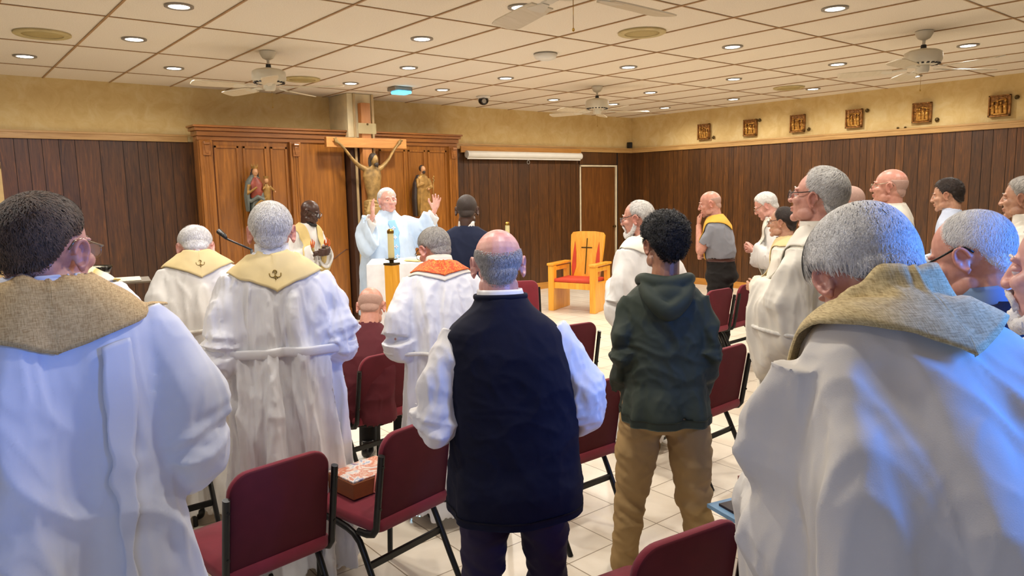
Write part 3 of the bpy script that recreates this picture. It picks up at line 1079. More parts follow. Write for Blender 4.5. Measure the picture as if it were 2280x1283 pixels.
# presider's chair
m_redpad = plain('presider_red', (196, 62, 32), 0.7, noise_scale=8, bump_scale=300, bump=0.2)
pa, pb = atz(1228, 692, 0), atz(1318, 699, 0)
dx = pb[:2]-pa[:2]
ang = math.atan2(dx[1], dx[0])
mid = (pa+pb)/2
r = empty('presider_chair', (mid[0], mid[1], 0), ang, label='large golden oak armchair with red seat and an inlaid cross', cat='chair')
W2 = 0.33
for sx in (-1, 1):
    g = G().box((sx*W2-0.045, 0.0, 0.0), (sx*W2+0.045, 0.10, 0.66))
    g.box((sx*W2-0.03, 0.10, 0.0), (sx*W2+0.03, 0.46, 0.42))
    g.box((sx*W2-0.03, 0.46, 0.0), (sx*W2+0.03, 0.56, 0.64))
    g.box((sx*W2-0.03, 0.10, 0.58), (sx*W2+0.03, 0.46, 0.64))
    g.build('side_panel', m_oaklight, r, bevel=0.006)
    G().box((sx*W2-0.055, -0.02, 0.66), (sx*W2+0.055, 0.56, 0.695)).build('armrest', m_oaklight, r, bevel=0.008)
G().box((-W2+0.045, 0.02, 0.33), (W2-0.045, 0.07, 0.42)).build('front_rail', m_oaklight, r, bevel=0.004)
G().box((-W2+0.03, 0.02, 0.42), (W2-0.03, 0.50, 0.47)).build('seat_cushion', m_redpad, r, bevel=0.02)
pts = [(-0.225, 0.40), (0.225, 0.40), (0.265, 0.9), (0.27, 1.08), (0.24, 1.12), (0.12, 1.135), (-0.12, 1.135), (-0.24, 1.12), (-0.27, 1.08), (-0.265, 0.9)]
g = G().prism(pts, -0.02, 0.02)
v, f = g.arrays()
BR = rotx(rad(-9))
v = (v-np.array([0, 0, 0.4])) @ BR.T+np.array([0, 0.47, 0.4])
bk = mesh_obj('backrest', v, f, m_oaklight, r, smooth=False)
for nm, mt, gg in (('cross_inlay', m_darkbrass, [((-0.006, -0.030, 0.50), (0.006, -0.018, 1.03)), ((-0.085, -0.030, 0.885), (0.085, -0.018, 0.90))]),):
    g = G()
    for a, b in gg:
        g.box(a, b)
    v, f = g.arrays()
    v = (v-np.array([0, 0, 0.4])) @ BR.T+np.array([0, 0.47, 0.4])
    mesh_obj(nm, v, f, mt, bk, smooth=False)
for sx in (-1, 1):
    poly = [(sx*0.20, 0.44), (sx*0.225, 0.60), (sx*0.215, 0.80), (sx*0.195, 0.98), (sx*0.165, 0.80), (sx*0.155, 0.60)]
    if sx > 0:
        poly = poly[::-1]
    g = G().prism(poly[::-1] if sx < 0 else poly[::-1], -0.028, -0.018)
    v, f = g.arrays()
    v = (v-np.array([0, 0, 0.4])) @ BR.T+np.array([0, 0.47, 0.4])
    mesh_obj('red_inset', v, f, m_redpad, bk, smooth=False)

# ================================================================ stacking chairs
m_maroon = cloth('maroon_seat_fabric', (122, 38, 50), 0.8, 420, 0.35, 0.05, 5, 0.08, sheen=0.15)
m_maroonback = cloth('maroon_back_fabric', (86, 26, 35), 0.75, 500, 0.15, 0.04, 5, 0.06)
m_frame = plain('chair_frame_black', (26, 26, 24), 0.35, 0.25, noise_scale=30, noise_amt=0.15)
m_bolt = plain('bolt_dark', (60, 58, 52), 0.35, 0.7, noise_scale=30)


def rrect(x0, x1, z0, z1, rt, rb, n=7):
    p = []
    for cx, cz, r_, a0 in ((x1-rb, z0+rb, rb, -90), (x1-rt, z1-rt, rt, 0), (x0+rt, z1-rt, rt, 90), (x0+rb, z0+rb, rb, 180)):
        for k in range(n+1):
            a = rad(a0+90*k/n)
            p.append((cx+r_*math.cos(a), cz+r_*math.sin(a)))
    return p


def pillow(outline, y0, y1, puff, rings=5, soft=0.012):
    """A padded panel: outline in xz, soft rounded edges, bulging on the y1 side."""
    o = np.array(outline)
    c = o.mean(0)
    nrm = o-c
    L = []
    n = len(o)
    prof = [(0.0, y0, 0.985), (0, y0, 0.0)]
    rows = []
    d = y1-y0
    for t, ins in ((0.0, soft), (0.15, soft*0.3), (0.5, 0.0), (0.85, soft*0.3), (1.0, soft)):
        rows.append((y0+d*t, ins))
    v = []
    for y, ins in rows:
        for q in o:
            u = (q-c)/np.linalg.norm(q-c)
            w = q-u*ins
            v.append((w[0], y, w[1]))
    for k in range(1, rings):
        t = k/rings
        for q in o:
            u = (q-c)/np.linalg.norm(q-c)
            w = c+(q-u*soft-c)*(1-t)
            v.append((w[0], y1+puff*(1-(1-t)**2), w[1]))
    R = len(v)//n
    v.append((c[0], y1+puff, c[1]))
    f = []
    for j in range(R-1):
        for i in range(n):
            k = (i+1) % n
            f.append((j*n+i, j*n+k, (j+1)*n+k, (j+1)*n+i))
    for i in range(n):
        f.append(((R-1)*n+i, (R-1)*n+(i+1) % n, len(v)-1))
    f.append(tuple(range(n))[::-1])
    return np.array(v), f


def make_chair():
    r = empty('stacking_chair')
    # seat: outline in plan, padded upwards
    o = rrect(-0.212, 0.212, -0.22, 0.23, 0.05, 0.04)
    v, f = pillow(o, 0.0, 0.052, 0.012)
    v = v[:, [0, 2, 1]]+np.array([0, 0, 0.405])
    f = [q[::-1] for q in f]
    mesh_obj('seat', v, f, m_maroon, r, sharp=60)
    o = rrect(-0.196, 0.196, 0.435, 0.82, 0.075, 0.02)
    v, f = pillow(o, 0.0, 0.035, 0.018)
    v = np.array([(x, y-0.205-(z-0.44)*0.16, z) for x, y, z in v])
    mesh_obj('backrest', v, f, [m_maroonback, m_maroon], r, sharp=50, mi=[0 if k == len(f)-1 else (1 if all(v[q][1]+0.205+(v[q][2]-0.44)*0.16 > 0.004 for q in ff) else 0) for k, ff in enumerate(f)])
    for sx in (-1, 1):
        x = sx*0.210
        pts = [(x, -0.215-0.30*0.16, 0.745), (x, -0.218, 0.47), (x, -0.212, 0.43), (x, -0.19, 0.402), (x, -0.155, 0.392), (x, -0.10, 0.390)]
        post = G()
        post.tube(pts, [(0.0125, 0.0155)]*len(pts), 12)
        p_ = post.build('back_post', m_frame, r, smooth=True, sharp=50)
        for z in (0.70, 0.52):
            y = -0.205-(z-0.44)*0.16
            G().cyl((x, y-0.028, z), (x, y-0.014, z), 0.006, n=10).build('bolt', m_bolt, p_)
        pts = [(x*0.98, 0.17, 0.395), (x*0.98, 0.05, 0.393), (x, -0.03, 0.385), (x, -0.07, 0.372), (x, -0.105, 0.345), (x, -0.13, 0.30), (x, -0.20, 0.16), (x, -0.285, 0.0)]
        G().tube(pts, [(0.0125, 0.0155)]*len(pts), 12).build('leg', m_frame, r, smooth=True, sharp=50)
        pts = [(x*0.97, 0.155, 0.40), (x*0.97, 0.175, 0.34), (x*0.97, 0.185, 0.2), (x*0.97, 0.195, 0.0)]
        G().tube(pts, [0.013]*4, 12).build('leg', m_frame, r, smooth=True, sharp=50)
    G().box((-0.21, -0.159, 0.235), (0.21, -0.143, 0.265)).build('crossbar', m_frame, r, bevel=0.003)
    g = G().box((-0.2, 0.10, 0.385), (0.2, 0.12, 0.404)).box((-0.2, -0.16, 0.385), (0.2, -0.14, 0.404))
    g.build('seat_frame', m_frame, r)
    return r


chair0 = make_chair()
CHAIRS = [  # x, y of the chair, turn, label
    (0.89, 2.71, 7, 'maroon chair standing alone at the front left, nearest of its row'),
    (1.46, 2.74, 12, 'maroon chair touching the left side of the navy vest man'),
    (2.50, 2.70, 0, 'maroon chair between the navy vest man and the young man in green'),
    (3.63, 2.72, 3, 'maroon chair right of the young man in khaki trousers'),
    (1.57, 3.97, -4, 'maroon chair right of the white-haired man in the gathered alb'),
    (2.06, 4.0, 6, 'maroon chair directly behind the bald man in the burgundy sweater'),
    (3.53, 3.88, -6, 'maroon chair beyond the right shoulder of the navy vest man'),
    (5.66, 4.20, 0, 'maroon chair in the far right row, the left one of the pair'),
    (6.16, 4.22, 3, 'maroon chair in the far right row, the right one of the pair'),
    (1.60, 1.42, -8, 'maroon chair in the near bottom right corner with books on its seat'),
    (1.04, 1.40, -4, 'maroon chair at the bottom edge, left of the one with books'),
    (0.80, 3.78, 0, 'maroon chair left of the long gathered alb, under the left man elbow'),
    (atz(1166, 634, .81)[0], atz(1166, 634, .81)[1], 150, 'maroon chair near the altar behind the navy vest man head'),
    (3.90, 1.45, 10, 'maroon chair between the man in spectacles and the near right stole')]
for k, (x, y, a, lab) in enumerate(CHAIRS):
    o = chair0 if k == 0 else copy_tree(chair0)
    o.location = (x, y, 0)
    o.rotation_euler = (0, 0, rad(a))
    tag(o, lab, 'chair', 'maroon stacking chairs')
# things on the chairs
m_blue = plain('folder_blue', (120, 160, 196), 0.5, noise_scale=8)
m_rose = plain('book_rose', (186, 138, 128), 0.5, noise_scale=60, noise_amt=0.2)
m_page = plain('page_white', (228, 220, 206), 0.7, noise_scale=8, noise_amt=0.03)


def book(name, lab, cat, px, py, z, w, h, t, rz, cover, pages=True):
    p = atz(px, py, z)
    r = empty(name, (p[0], p[1], z), rz, label=lab, cat=cat)
    if pages:
        G().box((-w/2, -h/2, 0), (w/2, h/2, 0.003)).box((-w/2, -h/2, t-0.003), (w/2, h/2, t)).box((-w/2, -h/2, 0.003), (-w/2+0.004, h/2, t-0.003)).build('cover', cover, r, bevel=0.001)
        G().box((-w/2+0.004, -h/2+0.004, 0.003), (w/2-0.004, h/2-0.004, t-0.003)).build('pages', m_page, r)
    return r


SZ = 0.472
book('binder', 'pale blue binder lying on the seat of the bottom right chair', 'book', 1682, 1150, SZ, 0.23, 0.30, 0.016, -0.25, m_blue)
book('booklet', 'dark booklet with reddish edge between the blue binder and the phone', 'book', 1676, 1142, SZ+0.016, 0.15, 0.22, 0.010, -0.25, plain('booklet_dark', (44, 32, 38), 0.5, noise_scale=8))
r = empty('mobile_phone', tuple(atz(1672, 1134, SZ+0.026)[:2])+(SZ+0.026,), -0.4, label='black mobile phone lying on the booklet', cat='phone')
G().prism(rrect(-0.037, 0.037, -0.075, 0.075, 0.010, 0.010), 0.0, 0.009, 'xy').build('phone_body', plain('phone_black', (20, 20, 22), 0.25, noise_scale=5), r, bevel=0.001)
G().box((-0.033, 0.035, 0.009), (-0.005, 0.068, 0.0115)).build('camera_bump', plain('phone_bump', (40, 40, 44), 0.2, noise_scale=5), r, bevel=0.001)
book('hymn_book', 'rose-coloured book behind the phone on the same seat', 'book', 1712, 1084, SZ, 0.15, 0.22, 0.025, -0.25, m_rose)
# colourful magazine on the seat of the second front chair, with a lanyard
s = NT('magazine_cover')
v = s.coord('Object')
s.l(s.ramp(s.noise(v, 16, 3, 0.6, 1.0), [(0.32, srgb(226, 208, 188)), (0.45, srgb(206, 110, 70)), (0.55, srgb(236, 226, 214)), (0.66, srgb(96, 130, 176)), (0.75, srgb(190, 70, 50))]), s.b.inputs['Base Color'])
s.b.inputs['Roughness'].default_value = 0.35
m_mag = s.m
p = atz(770, 1040, 0.52)
r = empty('song_book_box', (1.43, 2.82, SZ+.002), 0.12, label='brown box of colourful leaflets on the seat behind the front chairs', cat='box')
G().box((-0.13, -0.10, 0), (0.13, 0.10, 0.07)).build('box_body', plain('box_brown', (128, 72, 36), 0.6, noise_scale=8), r, bevel=0.003)
G().box((-0.125, -0.095, 0.072), (0.125, 0.095, 0.078)).build('leaflets', m_mag, r)
o = G().tube([(0.0, -0.09, 0.083), (-0.02, -0.115, 0.06), (-0.03, -0.12, 0.02), (0.0, -0.14, 0.007), (0.05, -0.16, 0.006)], 0.0025, 6).build('lanyard_cord', plain('cord_pink', (206, 120, 110), 0.6, noise_scale=8), smooth=True)
o.location = (1.43, 2.81, SZ)
tag(o, 'thin pinkish cord hanging from the box of leaflets', 'cord')
# microphone on its stand, music stand with papers, glass bowl
p = atd(502, 531, 4.9)
q = atd(560, 556, 4.7)
r = empty('microphone_stand', (q[0], q[1], 0), label='thin black microphone reaching out left of the white-haired head', cat='microphone')
dd = p-q
G().tube([(0, 0, 0.03), (0, 0, q[2])], 0.010, 10).build('pole', m_black, r, smooth=True)
G().tube([(0, 0, q[2]), (dd[0]*0.5, dd[1]*0.5, q[2]+dd[2]*0.5), (dd[0], dd[1], q[2]+dd[2])], 0.007, 8).build('boom', m_black, r, smooth=True)
G().tube([(dd[0]*0.97, dd[1]*0.97, q[2]+dd[2]), (dd[0]*1.03, dd[1]*1.03, q[2]+dd[2]+0.015), (dd[0]*1.25, dd[1]*1.25, q[2]+dd[2]+0.045)], [0.010, 0.016, 0.019], 12).build('mic_head', m_black, r, smooth=True)
G().lathe([(0.14, 0), (0.14, 0.015), (0.02, 0.03)], n=24).build('base', m_black, r, smooth=True, sharp=40)
p = atd(262, 618, 4.3)
r = empty('music_stand', (p[0], p[1], 0), rad(-10), label='low stand with loose papers beside the yellow-striped stole', cat='stand')
G().cyl((0, 0, 0.02), (0, 0, p[2]-0.03), 0.012).build('pole', m_black, r)
G().lathe([(0.15, 0), (0.15, 0.015), (0.02, 0.03)], n=24).build('base', m_black, r)
PZ = p[2]
G().box((-0.19, -0.13, PZ-0.03), (0.17, 0.14, PZ-0.018)).build('desk', plain('desk_grey', (110, 98, 80), 0.5, noise_scale=8), r, bevel=0.003)
G().box((-0.13, -0.11, PZ-0.016), (0.12, 0.12, PZ-0.012)).build('papers', plain('papers_print', (226, 216, 196), 0.7, noise_scale=70, noise_amt=0.2), r)
s = NT('clear_glass')
s.b.inputs['Transmission Weight'].default_value = 1.0
s.b.inputs['Roughness'].default_value = 0.05
s.b.inputs['Base Color'].default_value = (0.9, 0.95, 0.92, 1)
m_glass = s.m
o = G().lathe([(0.04, 0.0), (0.045, 0.004), (0.065, 0.045), (0.085, 0.085), (0.083, 0.086), (0.062, 0.048), (0.04, 0.008), (0.001, 0.007)], n=28).build('glass_bowl', m_glass, smooth=True)
o.location = (p[0]-0.10, p[1]+0.02, PZ-0.012)
tag(o, 'small clear glass bowl on the stand above the striped stole', 'bowl')
# ================================================================ people: the builder
def cr(pts, n):
    """Catmull-Rom resampling."""
    P = np.asarray(pts, float)
    if len(P) == 2:
        return np.array([P[0]+(P[1]-P[0])*t for t in np.linspace(0, 1, n)])
    Q = np.vstack([2*P[0]-P[1], P, 2*P[-1]-P[-2]])
    out = []
    for t in np.linspace(0, len(P)-1-1e-9, n):
        i = int(t)
        u = t-i
        a, b, c, d = Q[i], Q[i+1], Q[i+2], Q[i+3]
        out.append(0.5*((2*b)+(-a+c)*u+(2*a-5*b+4*c-d)*u*u+(-a+3*b-3*c+d)*u**3))
    return np.array(out)


def interp(tab, x):
    t = np.array(tab, float)
    return np.array([np.interp(x, t[:, 0], t[:, j]) for j in range(1, t.shape[1])])


def stube(pts, rad_, n=14, m=None, **kw):
    """Smooth tube through a few points with radii given at them."""
    m = m or 6*len(pts)
    R = [r if hasattr(r, '__len__') else (r, r) for r in rad_]
    P = cr(pts, m)
    q = cr(np.array(R), m)
    return tube(P, [tuple(np.maximum(x, 0.002)) for x in q], n, **kw)


def vnormals(v, f):
    Q = np.array([q if len(q) == 4 else (q[0], q[1], q[2], q[2]) for q in f])
    n = np.cross(v[Q[:, 2]]-v[Q[:, 0]], v[Q[:, 3]]-v[Q[:, 1]])
    N = np.zeros_like(v)
    for k in range(4):
        np.add.at(N, Q[:, k], n)
    return N/(np.linalg.norm(N, axis=1)[:, None]+1e-12)


def creased(v, f, amp, fx, fz, seed):
    """Sharp-ridged drapery creases pushed along the normals."""
    N = vnormals(v, f)
    out = np.empty(len(v))
    sd = seed*3.7
    nn = noise.noise
    for i, (x, y, z) in enumerate(v.tolist()):
        w = nn((x*2.2+sd, y*2.2, z*2.0))*0.35
        a = nn((x*fx+w*2+sd, y*fx+sd, z*fz+w*3))
        b = nn((x*fx*1.9-sd, y*fx*1.9, z*fz*1.6+w*5))
        out[i] = (1-min(1, abs(a)*3.2))**1.4-0.35+0.45*((1-min(1, abs(b)*3.2))**1.4-0.35)
    up = np.clip(1-np.abs(N[:, 2])*0.8, 0.1, 1)*smoothstep(v[:, 2]-v[:, 2].min(), 0.01, 0.09)
    return v+N*(out*amp*up)[:, None]


def hand_pieces(g, wr, d, pn, side, curl=0.35, scale=1.0, spread=0.12, thumb=0.5):
    """wr wrist, d finger direction, pn palm normal, side +1 right hand / -1 left."""
    d = norm(d)
    pn = norm(np.asarray(pn)-d*(np.asarray(pn)@d))
    x = norm(np.cross(d, pn))*side         # towards the thumb
    B = np.array([x, d, pn]).T
    T = lambda p: np.asarray(wr)+B @ (np.asarray(p)*scale)
    pts = [T((0, -0.02, 0)), T((0, 0.01, 0)), T((0.0, 0.05, 0.0)), T((0, 0.088, 0.0))]
    v, f = tube(pts, [(0.022*scale, 0.022*scale), (0.028*scale, 0.018*scale), (0.041*scale, 0.015*scale), (0.040*scale, 0.012*scale)], 14, ref=pn)
    # rings are built with the side axis across the palm
    g.add(v, f)
    for (fx, ln, r_, dc) in ((0.029, 0.068, 0.0092, 0.0), (0.0095, 0.078, 0.0095, 0.05), (-0.0105, 0.072, 0.009, 0.1), (-0.030, 0.056, 0.008, 0.2)):
        p = np.array([fx, 0.080, 0.0])
        a = 0.1
        pts = [T(p)]
        s_ = fx*spread/0.03
        for k, fr in enumerate((0.42, 0.32, 0.26)):
            a += (curl+dc*curl*2)*(1.0 if k else 0.6)
            p = p+np.array([math.sin(s_)*math.cos(a), math.cos(s_)*math.cos(a), math.sin(a)])*ln*fr
            pts.append(T(p))
        v, f = tube(pts, [r_*scale*1.05, r_*scale, r_*scale*0.95, r_*scale*0.75], 10)
        g.add(v, f)
    p0 = np.array([0.022, 0.018, 0.004])
    pts = [T(p0), T(p0+np.array([0.022, 0.028, 0.008])), T(p0+np.array([0.022+0.03*thumb, 0.055, 0.014])), T(p0+np.array([0.022+0.035*thumb, 0.082, 0.018]))]
    v, f = tube(pts, [0.015*scale, 0.0125*scale, 0.0105*scale, 0.008*scale], 10)
    g.add(v, f)


HC0 = np.array([0, -0.012, 0.028])
LO_STD = [(0, .078), (35, .070), (55, .045), (72, .0), (90, .022), (112, .0), (128, -.045), (150, -.072), (180, -.078)]
SKINS = {'fair': (214, 168, 148), 'pink': (222, 168, 152), 'tan': (190, 144, 116), 'dark': (72, 48, 38), 'brown': (164, 116, 88), 'ruddy': (206, 150, 130)}


def skin_mat(kind):
    nm = 'skin_'+kind
    if nm in _mats:
        return _mats[nm]
    c = srgb(*SKINS[kind])
    s = NT(nm)
    v = s.coord('Object')
    a = (c[0]*0.9, c[1]*0.82, c[2]*0.8, 1)
    b = (min(1, c[0]*1.08), min(1, c[1]*1.1), min(1, c[2]*1.1), 1)
    col = s.ramp(s.noise(v, 26, 4, 0.6), [(0.35, a), (0.65, b)])
    at = s.n('ShaderNodeVertexColor')
    at.layer_name = 'tint'
    mx = s.n('ShaderNodeMix', data_type='RGBA', blend_type='MULTIPLY')
    mx.inputs[0].default_value = 1.0
    s.l(col, mx.inputs[6])
    s.l(at.outputs[0], mx.inputs[7])
    s.l(mx.outputs[2], s.b.inputs['Base Color'])
    s.b.inputs['Roughness'].default_value = 0.42 if kind != 'dark' else 0.35
    s.b.inputs['Subsurface Weight'].default_value = 0.08
    s.b.inputs['Subsurface Radius'].default_value = (0.02, 0.008, 0.004)
    s.bump(s.noise(v, 380, 3), 0.15, 0.001)
    _mats[nm] = s.m
    return s.m


def hair_mat(name, ca, cb, rough=0.5):
    nm = 'hair_'+name
    if nm in _mats:
        return _mats[nm]
    s = NT(nm)
    v = s.coord('Object')
    g = s.n('ShaderNodeNewGeometry')
    nz = s.noise(v, 60, 3, 0.6)
    ad = s.n('ShaderNodeMath', operation='MULTIPLY_ADD')
    ad.inputs[1].default_value = 0.5
    s.l(g.outputs['Random Per Island'], ad.inputs[0])
    sc = s.n('ShaderNodeMath', operation='MULTIPLY')
    sc.inputs[1].default_value = 0.5
    s.l(nz, sc.inputs[0])
    s.l(sc.outputs[0], ad.inputs[2])
    s.l(s.ramp(ad.outputs[0], [(0.15, srgb(*ca)), (0.85, srgb(*cb))]), s.b.inputs['Base Color'])
    s.b.inputs['Roughness'].default_value = rough
    s.bump(s.noise(v, 260, 4, 0.7), 0.7, 0.004)
    _mats[nm] = s.m
    return s.m


HAIR = {'grey': ((164, 158, 150), (242, 239, 232)), 'white': ((206, 202, 196), (250, 248, 244)), 'dark': ((18, 13, 11), (62, 46, 38)), 'black': ((8, 7, 7), (30, 26, 24)),
        'salt': ((118, 112, 104), (206, 200, 190)), 'brown': ((26, 19, 15), (118, 92, 70)), 'silver': ((176, 170, 160), (252, 249, 242)), 'cropped': ((170, 130, 114), (200, 164, 148)), 'stubble': ((34, 25, 21), (60, 44, 36)), 'ash': ((120, 102, 84), (206, 194, 176))}


def ray_ell(o, d, c, r):
    o = (o-c)/r
    d = d/r
    A = (d*d).sum(-1)
    Bq = (o*d).sum(-1)
    Cq = (o*o).sum(-1)-1
    disc = Bq*Bq-A*Cq
    return np.where(disc > 0, (-Bq+np.sqrt(np.maximum(disc, 0)))/A, 0)


def skull_r(d):
    a = ray_ell(HC0, d, HC0, np.array([.0765, .098, .0885]))
    b = ray_ell(HC0, d, np.array([0, -.042, -.03]), np.array([.060, .056, .065]))
    c = ray_ell(HC0, d, np.array([0, .033, -.02]), np.array([.064, .062, .085]))
    return np.maximum(np.maximum(a, b), c)


def hair_mask(p, lo, hi, side=None):
    az = np.degrees(np.arctan2(np.abs(p[:, 0]), p[:, 1]+0.012))
    L = np.interp(az, *np.array(lo).T)
    m = p[:, 2]-L
    if hi is not None:
        Hh = np.interp(az, *np.array(hi).T)
        m = np.minimum(m, Hh-p[:, 2])
    return m


def noise3(p, sc, seed=0.0):
    return np.array([noise.noise(Vector((x*sc+seed, y*sc+seed*1.7, z*sc-seed))) for x, y, z in p])


def hair_shell(th, lo, hi, amp, freq, nu=110, nv=64, soft=0.012, top=0.0):
    vs, fs = [], []
    for j in range(nv+1):
        el_ = rad(90-150*j/nv)
        for i in range(nu):
            a = 2*PI*i/nu
            vs.append((math.cos(el_)*math.sin(a), math.cos(el_)*math.cos(a), math.sin(el_)))
    d = np.array(vs)
    r = skull_r(d)
    p = HC0+d*r[:, None]
    m = hair_mask(p, lo, hi)
    S = smoothstep(m, -0.004, soft)
    t = th*S-0.006*(1-S)+top*S*smoothstep(p[:, 2], 0.03, 0.10)
    if amp:
        t = t+noise3(d, freq)*amp*S
    q = HC0+d*(r+t)[:, None]
    for j in range(nv):
        for i in range(nu):
            k = (i+1) % nu
            idx = (j*nu+i, (j+1)*nu+i, (j+1)*nu+k, j*nu+k)
            if max(S[x] for x in idx) > 0.0:
                fs.append(idx[::-1])
    used = sorted({x for q_ in fs for x in q_})
    mp = {x: i for i, x in enumerate(used)}
    return q[used], [tuple(mp[x] for x in f_) for f_ in fs]


def hair_strands(count, th, lo, hi, length, lift, seed, width=0.0011, curl=0.0, top=0.0, mess=0.22, amp=0.0, freq=10):
    """Thin ribbons combed from the crown downwards (and forwards on top)."""
    rg = np.random.RandomState(seed)
    d = rg.normal(size=(count*4, 3))
    d /= np.linalg.norm(d, axis=1)[:, None]
    r = skull_r(d)
    p = HC0+d*r[:, None]
    m = hair_mask(p, lo, hi)
    keep = np.where(m > 0.001)[0][:count]
    V, F = [], []
    crown = np.array([0.01, -0.055, 0.11])
    cd = norm(crown-HC0)
    for i in keep:
        di = d[i].copy()
        pos = HC0+di*(r[i]+th*0.5*min(1, max(m[i], 0)/0.02)+top*smoothstep(p[i][2], .03, .10))
        bump = noise.noise((di[0]*freq, di[1]*freq, di[2]*freq))*amp if amp else 0
        away = di-cd*(di@cd)
        flow = norm(away-di*(away@di))+np.array([0, 0.25, -0.25])+rg.normal(size=3)*mess
        flow = norm(flow-di*(flow@di))
        L = length*rg.uniform(0.6, 1.25)*min(1, 0.18+max(m[i], 0)/0.055)
        side = norm(np.cross(flow, di))*width*rg.uniform(0.6, 1.3)
        n = 5
        base = len(V)
        ph = rg.uniform(0, 6.28)
        for k in range(n):
            t = k/(n-1)
            q = pos+flow*L*t+di*(lift*math.sin(t*PI*0.8)*rg.uniform(0.6, 1.2)+0.001)
            dd = norm(q-HC0)
            rr_ = np.linalg.norm(q-HC0)
            rs = skull_r(dd[None])[0]+th*min(1, 0.1+max(m[i], 0)/0.04)+bump+lift*math.sin(t*2.6)+0.0005+top*smoothstep(q[2], .03, .10)
            q = HC0+dd*rs
            if curl:
                q = q+side/width*curl*math.sin(ph+t*9)+di*curl*0.8*math.cos(ph+t*9)
            w = side*(1-0.75*t)
            V.append(q-w)
            V.append(q+w)
        for k in range(n-1):
            F.append((base+2*k, base+2*k+1, base+2*k+3, base+2*k+2))
    return np.array(V), F


